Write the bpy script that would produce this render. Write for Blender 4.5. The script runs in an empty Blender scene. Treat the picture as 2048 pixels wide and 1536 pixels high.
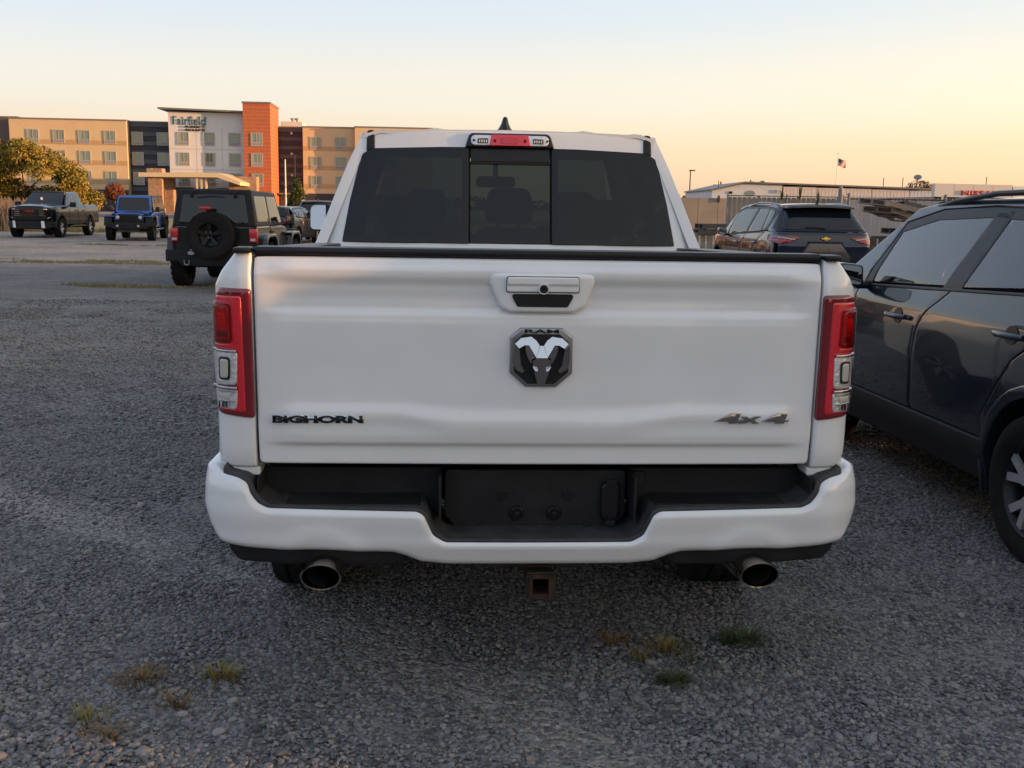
import bpy, bmesh, math, random
import numpy as np
from mathutils import Matrix, Vector, noise
WN = 9000
random.seed(7); rng = np.random.default_rng(7)
SC = bpy.context.scene; COL = SC.collection
R_ = math.radians

# ------------------------------------------------------------------ camera
FPX = 2100.0; PITCH = math.atan(354 / FPX)
cam = bpy.data.cameras.new('camera'); cam_o = bpy.data.objects.new('camera', cam); COL.objects.link(cam_o)
cam.sensor_width = 36; cam.lens = 36 * FPX / 2048; cam.clip_end = 4000; cam.clip_start = .05
cam_o.matrix_world = Matrix.Translation((0, 0, 1.6)) @ Matrix.Rotation(math.pi / 2 - PITCH, 4, 'X') @ Matrix.Rotation(R_(.95), 4, 'Z')
SC.camera = cam_o

# ------------------------------------------------------------------ sky, sun, exposure
SUN_EL, SUN_AZ = 3.5, 98.5
EXPO = 1.72
SC.view_settings.view_transform = 'Standard'; SC.view_settings.look = 'None'
SC.view_settings.gamma = 1; SC.view_settings.exposure = EXPO; SC.view_settings.use_curve_mapping = False
w = bpy.data.worlds.new('World'); SC.world = w; w.use_nodes = True
nt = w.node_tree; N = nt.nodes; L = nt.links
bg = N['Background']; out = N['World Output']
sky = N.new('ShaderNodeTexSky'); sky.sky_type = 'NISHITA'; sky.sun_disc = False
sky.sun_elevation = R_(SUN_EL); sky.sun_rotation = R_(SUN_AZ); sky.air_density = 1; sky.dust_density = 2; sky.ozone_density = 1.5
L.new(sky.outputs[0], bg.inputs[0]); bg.inputs[1].default_value = .05
geo = N.new('ShaderNodeTexCoord'); sep = N.new('ShaderNodeSeparateXYZ'); L.new(geo.outputs['Generated'], sep.inputs[0])
ramp = N.new('ShaderNodeValToRGB'); ramp.color_ramp.interpolation = 'EASE'
el = [(0.0, (.93, .62, .42)), (.045, (.92, .69, .50)), (.10, (.86, .76, .66)), (.19, (.66, .70, .77)), (.40, (.58, .64, .76)), (1.0, (.40, .47, .60))]
while len(ramp.color_ramp.elements) < len(el): ramp.color_ramp.elements.new(.5)
for e, (p, c) in zip(ramp.color_ramp.elements, el): e.position = p; e.color = (*c, 1)
L.new(sep.outputs['Z'], ramp.inputs[0])
# the dusk is warmer towards the sun: blend by azimuth, everywhere in the sky
dotn = N.new('ShaderNodeVectorMath'); dotn.operation = 'DOT_PRODUCT'
dotn.inputs[1].default_value = (math.sin(R_(SUN_AZ)), math.cos(R_(SUN_AZ)), 0); L.new(geo.outputs['Generated'], dotn.inputs[0])
mr = N.new('ShaderNodeMapRange'); mr.inputs[1].default_value = -1; mr.inputs[2].default_value = 1; L.new(dotn.outputs['Value'], mr.inputs[0])
tint = N.new('ShaderNodeValToRGB'); tint.color_ramp.elements[0].color = (.78, .80, .95, 1); tint.color_ramp.elements[1].color = (1.35, 1.1, .78, 1)
e = tint.color_ramp.elements.new(.5); e.color = (1, 1, 1, 1)
L.new(mr.outputs[0], tint.inputs[0])
mul = N.new('ShaderNodeMix'); mul.data_type = 'RGBA'; mul.blend_type = 'MULTIPLY'; mul.inputs[0].default_value = 1
L.new(ramp.outputs[0], mul.inputs[6]); L.new(tint.outputs[0], mul.inputs[7])
bg2 = N.new('ShaderNodeBackground'); L.new(mul.outputs[2], bg2.inputs[0]); bg2.inputs[1].default_value = .288
addn = N.new('ShaderNodeAddShader'); L.new(bg.outputs[0], addn.inputs[0]); L.new(bg2.outputs[0], addn.inputs[1]); L.new(addn.outputs[0], out.inputs[0])
sl = bpy.data.lights.new('sun', 'SUN'); sl.energy = 3.4; sl.angle = R_(.6); sl.color = (1, .50, .20)
slo = bpy.data.objects.new('sun', sl); COL.objects.link(slo)
sd = Vector((math.sin(R_(SUN_AZ)) * math.cos(R_(SUN_EL)), math.cos(R_(SUN_AZ)) * math.cos(R_(SUN_EL)), math.sin(R_(SUN_EL))))
slo.rotation_euler = sd.to_track_quat('Z', 'Y').to_euler()

# ------------------------------------------------------------------ materials
def mat(name, color, rough=.6, metal=0, coat=0, coat_r=.03, var=0, scale=8, bump=0, bscale=60, spec=.5, trans=0, stretch=None, color2=None):
    m = bpy.data.materials.new(name); m.use_nodes = True; nt = m.node_tree; b = nt.nodes['Principled BSDF']
    b.inputs['Base Color'].default_value = (*color, 1); b.inputs['Roughness'].default_value = rough; b.inputs['Metallic'].default_value = metal
    b.inputs['Coat Weight'].default_value = coat; b.inputs['Coat Roughness'].default_value = coat_r; b.inputs['Specular IOR Level'].default_value = spec
    b.inputs['Transmission Weight'].default_value = trans
    if var or color2 or bump:
        tc = nt.nodes.new('ShaderNodeTexCoord'); mp = nt.nodes.new('ShaderNodeMapping'); nt.links.new(tc.outputs['Object'], mp.inputs[0])
        if stretch: mp.inputs['Scale'].default_value = stretch
    if var or color2:
        n = nt.nodes.new('ShaderNodeTexNoise'); n.inputs['Scale'].default_value = scale; n.inputs['Detail'].default_value = 6; n.inputs['Roughness'].default_value = .65
        nt.links.new(mp.outputs[0], n.inputs[0])
        r = nt.nodes.new('ShaderNodeValToRGB'); nt.links.new(n.outputs['Fac'], r.inputs[0])
        c2 = color2 or tuple(min(1, c * (1 + var)) for c in color); c1 = color if color2 else tuple(c * (1 - var) for c in color)
        r.color_ramp.elements[0].position = .32; r.color_ramp.elements[1].position = .68
        r.color_ramp.elements[0].color = (*c1, 1); r.color_ramp.elements[1].color = (*c2, 1)
        nt.links.new(r.outputs[0], b.inputs['Base Color'])
        if coat == 0:
            q = nt.nodes.new('ShaderNodeMapRange'); q.inputs[3].default_value = rough * .85; q.inputs[4].default_value = min(1, rough * 1.15)
            nt.links.new(n.outputs['Fac'], q.inputs[0]); nt.links.new(q.outputs[0], b.inputs['Roughness'])
    if bump:
        n2 = nt.nodes.new('ShaderNodeTexNoise'); n2.inputs['Scale'].default_value = bscale; n2.inputs['Detail'].default_value = 4
        nt.links.new(mp.outputs[0], n2.inputs[0]); bp = nt.nodes.new('ShaderNodeBump'); bp.inputs['Strength'].default_value = bump; bp.inputs['Distance'].default_value = .005
        nt.links.new(n2.outputs['Fac'], bp.inputs['Height']); nt.links.new(bp.outputs[0], b.inputs['Normal'])
    return m
def paint(name, c, metal=0., rough=.32, dust=.06):
    m = mat(name, c, rough, metal, coat=1, coat_r=.03, var=dust, scale=3, spec=.5 if c[0] > .5 else .15)
    nt = m.node_tree; b = nt.nodes['Principled BSDF']           # faint orange peel and a film of dust in the clear coat
    n = nt.nodes.new('ShaderNodeTexNoise'); n.inputs['Scale'].default_value = 2.5; n.inputs['Detail'].default_value = 8
    q = nt.nodes.new('ShaderNodeMapRange'); q.inputs[3].default_value = .03 if c[0] > .5 else .0; q.inputs[4].default_value = .12 if c[0] > .5 else .05
    nt.links.new(n.outputs['Fac'], q.inputs[0]); nt.links.new(q.outputs[0], b.inputs['Coat Roughness'])
    return m
def glassy(name, tint, refl=1.0, rough=0.0, ior=1.5, boost=1.0):
    m = bpy.data.materials.new(name); m.use_nodes = True; nt = m.node_tree; nt.nodes.remove(nt.nodes['Principled BSDF']); o = nt.nodes['Material Output']
    t = nt.nodes.new('ShaderNodeBsdfTransparent'); t.inputs[0].default_value = (*tint, 1)
    g = nt.nodes.new('ShaderNodeBsdfGlossy'); g.inputs['Roughness'].default_value = rough; g.inputs[0].default_value = (refl, refl, refl, 1)
    lw = nt.nodes.new('ShaderNodeLayerWeight'); pw = nt.nodes.new('ShaderNodeMath'); pw.operation = 'POWER'; pw.inputs[1].default_value = 5; nt.links.new(lw.outputs['Facing'], pw.inputs[0])
    lw.inputs[0].default_value = .5; f = nt.nodes.new('ShaderNodeMath'); f.operation = 'MULTIPLY_ADD'; f.inputs[1].default_value = .92 * boost; f.inputs[2].default_value = .034 * boost; f.use_clamp = True; nt.links.new(pw.outputs[0], f.inputs[0])
    mx = nt.nodes.new('ShaderNodeMixShader'); nt.links.new(f.outputs[0], mx.inputs[0]); nt.links.new(t.outputs[0], mx.inputs[1]); nt.links.new(g.outputs[0], mx.inputs[2]); nt.links.new(mx.outputs[0], o.inputs[0])
    return m
M = dict(
 white=paint('white_paint', (.80, .80, .80), dust=.03), black_plastic=mat('textured_black_plastic', (.018, .018, .020), .6, spec=.25, var=.3, scale=6, bump=.25, bscale=400),
 dusty_plastic=mat('dusty_black_plastic', (.035, .034, .034), .62, var=.4, scale=12, bump=.3, bscale=300), dark=mat('dark_void', (.006, .006, .007), .8),
 trim=mat('satin_black_trim', (.010, .010, .012), .38, spec=.35), rubber=mat('tyre_rubber', (.016, .0155, .0155), .85, spec=.2, var=.35, scale=20, bump=.4, bscale=90),
 chrome=mat('chrome', (.62, .63, .65), .08, 1), satin=mat('satin_metal', (.35, .36, .38), .3, 1), dark_chrome=mat('dark_chrome', (.42, .41, .41), .10, 1),
 lamp_core=mat('orange_red_facets', (.75, .05, .02), .3, coat=1),  # bright orange-red piece inside the tail lamp, without emission
 galv=mat('galvanised_pipe', (.20, .20, .21), .6, var=.15),
 steel=mat('underbody_steel', (.05, .045, .04), .6, .6, var=.4, scale=15), rust=mat('rusty_steel', (.06, .034, .025), .6, .5, var=.5, scale=30, bump=.4),
 tip=mat('exhaust_tip_chrome', (.42, .40, .38), .18, 1, var=.3, scale=20), seat=mat('cabin_cloth', (.03, .03, .032), .85, var=.2, scale=30),
 red_lens=glassy('red_lens', (.85, .09, .08), 1, .02), red_in=mat('red_reflector', (.55, .012, .025), .25, .3, coat=1, bump=.6, bscale=120),
 red_deep=mat('dark_red_lens_edge', (.17, .005, .012), .12, 0, coat=1), red_bright=mat('red_light_guide', (.66, .010, .03), .2, 0, coat=1, bump=.3, bscale=200),
 clear_lens=glassy('clear_lens', (.93, .93, .93), 1, .01), silver_in=mat('silver_reflector', (.72, .72, .74), .3, .45, bump=.8, bscale=90),
 bulb=mat('frosted_lamp_bowl', (.60, .60, .52), .4, 0, coat=1), tint=glassy('tinted_rear_glass', (.016, .026, .028), 1), tint2=glassy('lightly_tinted_glass', (.045, .062, .060), 1),
 wind=glassy('windscreen_glass', (.50, .56, .48), 1), dglass=mat('dark_car_glass', (.008, .010, .012), .02, 0, spec=.55),
 mirror=mat('mirror_glass', (.45, .47, .5), .02, 1),
)
for k in ('red_lens', 'clear_lens'): pass

# ------------------------------------------------------------------ object helpers
def empty(name, label, cat, loc=(0, 0, 0), rot=0, group=None, rx=0, ry=0):
    o = bpy.data.objects.new(name, None); COL.objects.link(o); o.location = loc; o.rotation_euler = (rx, ry, R_(rot)); o.empty_display_size = .2
    o['label'] = label; o['category'] = cat
    if group: o['group'] = group
    return o
def tag(o, label=None, cat=None, group=None, kind=None):
    if label: o['label'] = label
    if cat: o['category'] = cat
    if group: o['group'] = group
    if kind: o['kind'] = kind
    return o
def mkobj(name, verts, faces, m, parent=None, smooth=True, ang=38, mats=None, fm=None):
    me = bpy.data.meshes.new(name); me.from_pydata([tuple(v) for v in verts], [], faces)
    for mm in (mats or [m]): me.materials.append(M[mm] if isinstance(mm, str) else mm)
    if fm is not None: me.polygons.foreach_set('material_index', fm)
    if smooth:
        me.polygons.foreach_set('use_smooth', [True] * len(me.polygons)); me.set_sharp_from_angle(angle=R_(ang))
    me.update(); o = bpy.data.objects.new(name, me); COL.objects.link(o)
    if parent: o.parent = parent
    return o
class MB:
    def __init__(s): s.v = []; s.f = []
    def add(s, v, f):
        n = len(s.v); s.v += [tuple(p) for p in v]; s.f += [tuple(i + n for i in q) for q in f]; return s
    def box(s, x0, x1, y0, y1, z0, z1, mx=None):
        v = [(x, y, z) for z in (z0, z1) for y in (y0, y1) for x in (x0, x1)]
        if mx is not None: v = [mx @ Vector(p) for p in v]
        return s.add(v, [(0, 2, 3, 1), (4, 5, 7, 6), (0, 1, 5, 4), (2, 6, 7, 3), (0, 4, 6, 2), (1, 3, 7, 5)])
    def tube(s, pts, r, n=8, cap=True):
        pts = [Vector(p) for p in pts]; k = len(pts); rs = r if isinstance(r, (list, tuple)) else [r] * k; v = []
        for i, p in enumerate(pts):
            d = (pts[min(i + 1, k - 1)] - pts[max(i - 1, 0)]).normalized()
            a = d.cross(Vector((0, 0, 1))) if abs(d.z) < .95 else d.cross(Vector((1, 0, 0))); a.normalize(); b = d.cross(a)
            v += [p + (a * math.cos(t * 2 * math.pi / n) + b * math.sin(t * 2 * math.pi / n)) * rs[i] for t in range(n)]
        f = [(i * n + j, i * n + (j + 1) % n, (i + 1) * n + (j + 1) % n, (i + 1) * n + j) for i in range(k - 1) for j in range(n)]
        if cap: f += [tuple(reversed(range(n))), tuple(range((k - 1) * n, k * n))]
        return s.add(v, f)
    def lathe(s, prof, n=32, c=(0, 0, 0), axis='X', sq=(1, 1), cap=False):
        v = []                                          # prof: (along axis, radius)
        for a, r in prof:
            for t in range(n):
                th = 2 * math.pi * t / n; p, q = r * math.cos(th) * sq[0], r * math.sin(th) * sq[1]
                v.append({'X': (c[0] + a, c[1] + p, c[2] + q), 'Y': (c[0] + p, c[1] + a, c[2] + q), 'Z': (c[0] + p, c[1] + q, c[2] + a)}[axis])
        k = len(prof); f = [(i * n + j, i * n + (j + 1) % n, (i + 1) * n + (j + 1) % n, (i + 1) * n + j) for i in range(k - 1) for j in range(n)]
        if cap: f += [tuple(reversed(range(n))), tuple(range((k - 1) * n, k * n))]
        return s.add(v, f)
    def prism(s, pts, fmap, d0, d1):
        n = len(pts); v = [fmap(u, w, d0) for u, w in pts] + [fmap(u, w, d1) for u, w in pts]
        return s.add(v, [tuple(range(n)), tuple(reversed(range(n, 2 * n)))] + [(i, i + n, (i + 1) % n + n, (i + 1) % n) for i in range(n)])
    def xf(s, mx): s.v = [tuple(mx @ Vector(p)) for p in s.v]; return s
    def build(s, name, m, parent=None, bev=0, smooth=True, ang=38, seg=2, label=None):
        o = mkobj(name, s.v, s.f, m, parent, smooth, ang)
        bm = bmesh.new(); bm.from_mesh(o.data)
        if bev:
            es = [e for e in bm.edges if len(e.link_faces) == 2 and e.calc_face_angle(0) > .5]
            bmesh.ops.bevel(bm, geom=es, offset=bev, segments=seg, affect='EDGES', profile=.6, clamp_overlap=True)
        bmesh.ops.recalc_face_normals(bm, faces=bm.faces); bm.to_mesh(o.data); bm.free()
        if smooth:
            o.data.polygons.foreach_set('use_smooth', [True] * len(o.data.polygons)); o.data.set_sharp_from_angle(angle=R_(ang))
        if label: o['label'] = label
        return o
def rnd(pts, r=.02, n=4):
    """round the corners of a closed polygon; a point may carry its own radius"""
    out = []; k = len(pts)
    for i in range(k):
        p = pts[i]; rr = p[2] if len(p) > 2 else r; P = Vector(p[:2]); A = Vector(pts[i - 1][:2]) - P; B = Vector(pts[(i + 1) % k][:2]) - P
        la, lb = A.length, B.length
        if rr <= 0 or la < 1e-6 or lb < 1e-6: out.append(tuple(P)); continue
        an = A.angle(B)
        if an > 3.05: out.append(tuple(P)); continue
        t = min(rr / max(math.tan(an / 2), .05), la * .48, lb * .48); a = P + A.normalized() * t; b = P + B.normalized() * t
        for j in range(n + 1):
            s = j / n; out.append(tuple(a.lerp(P, s).lerp(P.lerp(b, s), s)))
    return out
def dens(pts, d):
    o = []
    for i in range(len(pts)):
        a = Vector(pts[i]); b = Vector(pts[(i + 1) % len(pts)]); n = max(1, int((b - a).length / d)); o += [tuple(a.lerp(b, j / n)) for j in range(n)]
    return o
def area(p): return sum(p[i - 1][0] * p[i][1] - p[i][0] * p[i - 1][1] for i in range(len(p))) / 2
def inset(p, d):
    n = len(p); o = []
    for i in range(n):
        a = Vector(p[i - 1]); b = Vector(p[i]); c = Vector(p[(i + 1) % n]); u = (b - a).normalized() if (b - a).length > 1e-9 else Vector((1, 0)); w = (c - b).normalized() if (c - b).length > 1e-9 else u
        n1 = Vector((-u.y, u.x)); n2 = Vector((-w.y, w.x)); m = n1 + n2
        if m.length < 1e-4: m = n1
        m.normalize(); k = max(.5, m.dot(n1)); o.append(tuple(b + m * d / k))
    return o
def panel(name, outline, fmap, m, parent, r=.012, depth=.03, grid=(.1, .1), h0=0, steps=4, flip=False, label=None, ang=50):
    """a skin over fmap(u, v, h) whose border rolls over with radius r and returns inwards by depth"""
    p = list(outline)
    if area(p) < 0: p.reverse()
    ds = sorted({round(r * (1 - math.cos(math.pi / 2 * k / steps)), 6) for k in range(steps + 1)}) if r > 0 else [0]
    bm = bmesh.new(); loops = []
    for d in ds: loops.append([bm.verts.new((*q, 0)) for q in (inset(p, d) if d else p)])
    n = len(p)
    for a, b in zip(loops, loops[1:]):
        for i in range(n):
            try: bm.faces.new((a[i], a[(i + 1) % n], b[(i + 1) % n], b[i]))
            except ValueError: pass
    bm.faces.new(loops[-1])
    us = [q[0] for q in p]; vs = [q[1] for q in p]
    if grid:
        for ax, lo, hi, st in ((0, min(us), max(us), grid[0]), (1, min(vs), max(vs), grid[1])):
            cuts = st if isinstance(st, (list, tuple)) else [lo + st * (k + .5) for k in range(int((hi - lo) / st) + 1)]
            for c in cuts:
                if lo < c < hi:
                    co = (c, 0, 0) if ax == 0 else (0, c, 0); no = (1, 0, 0) if ax == 0 else (0, 1, 0)
                    bmesh.ops.bisect_plane(bm, geom=bm.verts[:] + bm.edges[:] + bm.faces[:], plane_co=co, plane_no=no, dist=1e-6)
    P = np.array(p); A = P; B = np.roll(P, -1, 0); AB = B - A; ll = (AB ** 2).sum(1) + 1e-12
    V = np.array([v.co[:2] for v in bm.verts]); dd = np.full(len(V), 1e9)
    for i in range(len(A)):
        t = np.clip(((V - A[i]) @ AB[i]) / ll[i], 0, 1); dd = np.minimum(dd, np.hypot(*(V - A[i] - t[:, None] * AB[i]).T))
    uv = V.copy()
    for i, v in enumerate(bm.verts):
        h = math.sqrt(max(0, r * r - max(0, r - dd[i]) ** 2)) - r if r > 0 and dd[i] < r else 0
        v.co = fmap(uv[i][0], uv[i][1], h0 + h)
    if depth:
        bm.verts.index_update(); be = [e for e in bm.edges if e.is_boundary]; nv = {}
        for e in be:
            for v in e.verts:
                if v not in nv: nv[v] = bm.verts.new(fmap(uv[v.index][0], uv[v.index][1], h0 - r - depth))
        for e in be:
            a, b = e.verts
            try: bm.faces.new((a, b, nv[b], nv[a]))
            except ValueError: pass
    bmesh.ops.recalc_face_normals(bm, faces=bm.faces)
    me = bpy.data.meshes.new(name); bm.to_mesh(me); bm.free(); me.materials.append(M[m] if isinstance(m, str) else m)
    me.polygons.foreach_set('use_smooth', [True] * len(me.polygons)); me.set_sharp_from_angle(angle=R_(ang))
    o = bpy.data.objects.new(name, me); COL.objects.link(o); o.parent = parent
    if label: o['label'] = label
    return o
def ringpanel(name, outer, inner, fmap, m, parent, depth=.03, n=1, ro=.0):
    """frame between two outlines with the same count of points"""
    k = len(outer); v = []; f = []; rows = []
    stops = [(0, -ro), (.06, -ro * .3), (.14, 0)] if ro else [(0, 0)]
    stops += [(1, 0)]
    for t, h in stops: rows.append([(outer[i][0] + (inner[i][0] - outer[i][0]) * t, outer[i][1] + (inner[i][1] - outer[i][1]) * t, h) for i in range(k)])
    rows = [[(u, w_, -ro - depth) for u, w_, _ in rows[0]]] + rows + [[(u, w_, -depth) for u, w_, _ in rows[-1]]]
    for r0 in rows: v += [fmap(*q) for q in r0]
    for i in range(len(rows) - 1): f += [(i * k + j, i * k + (j + 1) % k, (i + 1) * k + (j + 1) % k, (i + 1) * k + j) for j in range(k)]
    b = MB(); b.add(v, f); return b.build(name, m, parent, ang=45)
def interp(tab, x):
    if x <= tab[0][0]: return tab[0][1]
    for (a, p), (b, q) in zip(tab, tab[1:]):
        if x <= b: t = (x - a) / (b - a); return p + (q - p) * t
    return tab[-1][1]
def sinterp(tab, x):
    if x <= tab[0][0]: return tab[0][1]
    for (a, p), (b, q) in zip(tab, tab[1:]):
        if x <= b: t = (x - a) / (b - a); t = t * t * (3 - 2 * t); return p + (q - p) * t
    return tab[-1][1]
def text(name, s, parent, m, width, height, mx, ext=.003, offset=0., label=None, shear=0, spacing=1.):
    """flat lettering made solid, fitted to width x height, lower left corner at the origin of mx (local x right, z up, y into the wall)"""
    cu = bpy.data.curves.new(name, 'FONT'); cu.body = s; cu.size = 1; cu.offset = offset; cu.shear = shear; cu.resolution_u = 3; cu.space_character = spacing
    to = bpy.data.objects.new('tmp', cu); COL.objects.link(to); bpy.context.view_layer.update()
    me = bpy.data.meshes.new_from_object(to.evaluated_get(bpy.context.evaluated_depsgraph_get())); bpy.data.objects.remove(to)
    bm = bmesh.new(); bm.from_mesh(me); bmesh.ops.remove_doubles(bm, verts=bm.verts, dist=1e-4)
    xs = [v.co.x for v in bm.verts]; ys = [v.co.y for v in bm.verts]; x0, x1, y0, y1 = min(xs), max(xs), min(ys), max(ys)
    r = bmesh.ops.extrude_face_region(bm, geom=bm.faces[:]); nv = [g for g in r['geom'] if isinstance(g, bmesh.types.BMVert)]; ns = set(nv)
    for v in bm.verts:
        u = (v.co.x - x0) / (x1 - x0) * width; t = (v.co.y - y0) / (y1 - y0) * height
        v.co = mx @ Vector((u, -ext if v in ns else 0, t))
    bmesh.ops.recalc_face_normals(bm, faces=bm.faces); bm.to_mesh(me); bm.free(); me.name = name
    me.materials.clear(); me.materials.append(M[m] if isinstance(m, str) else m)
    o = bpy.data.objects.new(name, me); COL.objects.link(o); o.parent = parent
    if label: o['label'] = label
    return o
def circle(cx, cz, r, n=24, a0=0, a1=360, sx=1):
    k = n if a1 - a0 >= 360 else n + 1
    return [(cx + r * sx * math.cos(R_(a0 + (a1 - a0) * i / n)), cz + r * math.sin(R_(a0 + (a1 - a0) * i / n))) for i in range(k)]
REAR = lambda Y: (lambda u, v, h: (u, Y(u, v) - h, v))
def flat_rear(y): return lambda u, v, h: (u, y - h, v)
def flat_side(x, s): return lambda u, v, h: (s * (x + h), u, v)
# ------------------------------------------------------------------ the white pickup in front of the camera
def wheel(parent, x, y, z, r, wd, rim, side, spokes=5, rm='satin', knob=0, name='wheel', split=False, wheel_ang=0, label=None):
    """side=+1: outer face towards +x; built as tyre with rim, and returned"""
    e = MB(); s = side; hw = wd / 2
    prof = [(-hw * .8, rim), (-hw * .97, rim + (r - rim) * .35), (-hw, rim + (r - rim) * .6), (-hw * .9, r * .97), (-hw * .7, r), (-hw * .52, r), (-hw * .5, r - .012), (-hw * .44, r - .012), (-hw * .42, r), (-hw * .06, r), (-hw * .04, r - .012), (hw * .04, r - .012), (hw * .06, r), (hw * .42, r), (hw * .44, r - .012), (hw * .5, r - .012), (hw * .52, r), (hw * .7, r), (hw * .9, r * .97), (hw, rim + (r - rim) * .6), (hw * .97, rim + (r - rim) * .35), (hw * .8, rim)]
    e.lathe([(a * s, b) for a, b in prof], 48 if r > .3 else 32)
    if knob:
        for k in range(knob):
            th = 2 * math.pi * k / knob
            for xx, ww, o in ((-hw * .72, hw * .3, 0), (-hw * .22, hw * .34, .5), (hw * .22, hw * .34, 0), (hw * .72, hw * .3, .5)):
                a = th + o * 2 * math.pi / knob; mx = Matrix.Rotation(a, 4, 'X')
                e.box(xx - ww * .7, xx + ww * .7, -.55 * math.pi * r / knob, .55 * math.pi * r / knob, r - .02, r + .008, mx)
            a = th; mx = Matrix.Rotation(a, 4, 'X')
            for q in (-1, 1): e.box(q * hw * .92 - .012, q * hw * .92 + .012, -.4 * math.pi * r / knob, .4 * math.pi * r / knob, r * .86, r * .985, mx)
    T = Matrix.Translation((x, y, z)); e.xf(T)
    t = e.build(name, 'rubber', parent, label=label)
    b = MB(); b.lathe([(-hw * .8 * s, rim), (hw * .55 * s, rim * .97), (hw * .8 * s, rim), (hw * .86 * s, rim * .97), (hw * .78 * s, rim * .93), (hw * .1 * s, rim * .88), (-hw * .2 * s, rim * .3), (-hw * .2 * s, .01)], 40)
    b.lathe([(hw * .3 * s, rim * .001), (hw * .62 * s, rim * .10), (hw * .6 * s, rim * .2), (hw * .1 * s, rim * .24)], 20)
    b.xf(T); rimo = b.build('rim_barrel', 'trim' if rm != 'satin' else 'steel', t)
    for k in range(spokes):
        th = 2 * math.pi * (k + .25) / spokes + wheel_ang; c = MB()
        for dth in ((-.16, .16) if split else (0,)):
            w0, w1 = (rim * .09, rim * .085) if split else (rim * .11, rim * .17)
            y0 = 0; pts = []
            for rr, ww, xx, off in ((rim * .16, w0, hw * .6, dth * .2), (rim * .5, (w0 + w1) / 2, hw * .66, dth * .8), (rim * .93, w1, hw * .74, dth * 1.6)):
                for q in (-1, 1):
                    a = th + off; cx, cz = math.cos(a) * rr - math.sin(a) * q * ww, math.sin(a) * rr + math.cos(a) * q * ww
                    pts.append((xx * s, cx, cz)); pts.append(((xx - .02) * s, cx * .99, cz * .99))
            n = len(c.v); c.add(pts, [(0, 2, 6, 4), (4, 6, 10, 8), (0, 4, 5, 1), (4, 8, 9, 5), (2, 3, 7, 6), (6, 7, 11, 10), (8, 10, 11, 9), (0, 1, 3, 2)])
        c.xf(T); c.build('spoke', rm, t, bev=0)
    return t

ram = empty('pickup_truck', 'white crew-cab pickup seen square from behind, filling the foreground on the gravel', 'pickup truck', (.088, 3.29, 0), 3.5)
TGP = [(.70, -.02), (.765, .012), (.79, .017), (.835, .017), (.845, .018), (.862, .031), (.885, .034), (.93, .032), (.99, .026), (1.10, .024), (1.235, .025), (1.262, .022), (1.285, .010), (1.315, .008), (1.35, .012), (1.388, .026), (1.402, .026), (1.43, .010), (1.446, -.004), (1.47, -.01)]
def tgY(x, z):
    g = sinterp(TGP, z); base = sinterp([(.70, .0), (.80, .016), (.9, .022), (1.38, .022), (1.445, .0)], z)
    k = max(0, min(1, (.875 - abs(x)) / .10)); k = k * k * (3 - 2 * k)
    g = base + (g - base) * k
    zc = .955 + .035 * max(0, min(1, (abs(x) - .28) / .16)) ; g += .007 * math.exp(-((z - zc + .035) / .03) ** 2) * k * (1 if abs(x) < .8 else 0)   # character swell
    return .012 * (x / .9) ** 2 - g
tail = panel('tailgate', rnd([(-.888, 1.440, .012), (-.889, 1.345), (-.884, .787, .02), (.884, .787, .02), (.889, 1.345), (.888, 1.440, .012)]), REAR(tgY), 'white', ram, r=.008, depth=.05, grid=([-.87 + .03 * i for i in range(59)], [.79 + .0065 * i for i in range(101)]))
b = MB(); b.box(-.885, .885, .012, .075, .80, 1.44); b.build('tailgate_inner_skin', 'trim', ram)
panel('tailgate_cap', rnd([(-.892, 1.442), (-.892, 1.468, .012), (.892, 1.468, .012), (.892, 1.442)], .004), REAR(lambda x, z: .002 - .006 + .012 * (x / .9) ** 2), 'trim', ram, r=.010, depth=.075, grid=(.2, 1))
def boxY(x, z):
    a = max(0, abs(x) - .90); t = min(1, a / .122)
    y = .07 * (1 - math.sqrt(max(0, 1 - t * t))) + .010 * (x / .9) ** 2 - .02
    return y + (.012 if z < .92 else 0) * 0 - sinterp([(.78, -.006), (.82, .006), (1.36, .004), (1.46, -.015)], z)
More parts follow.
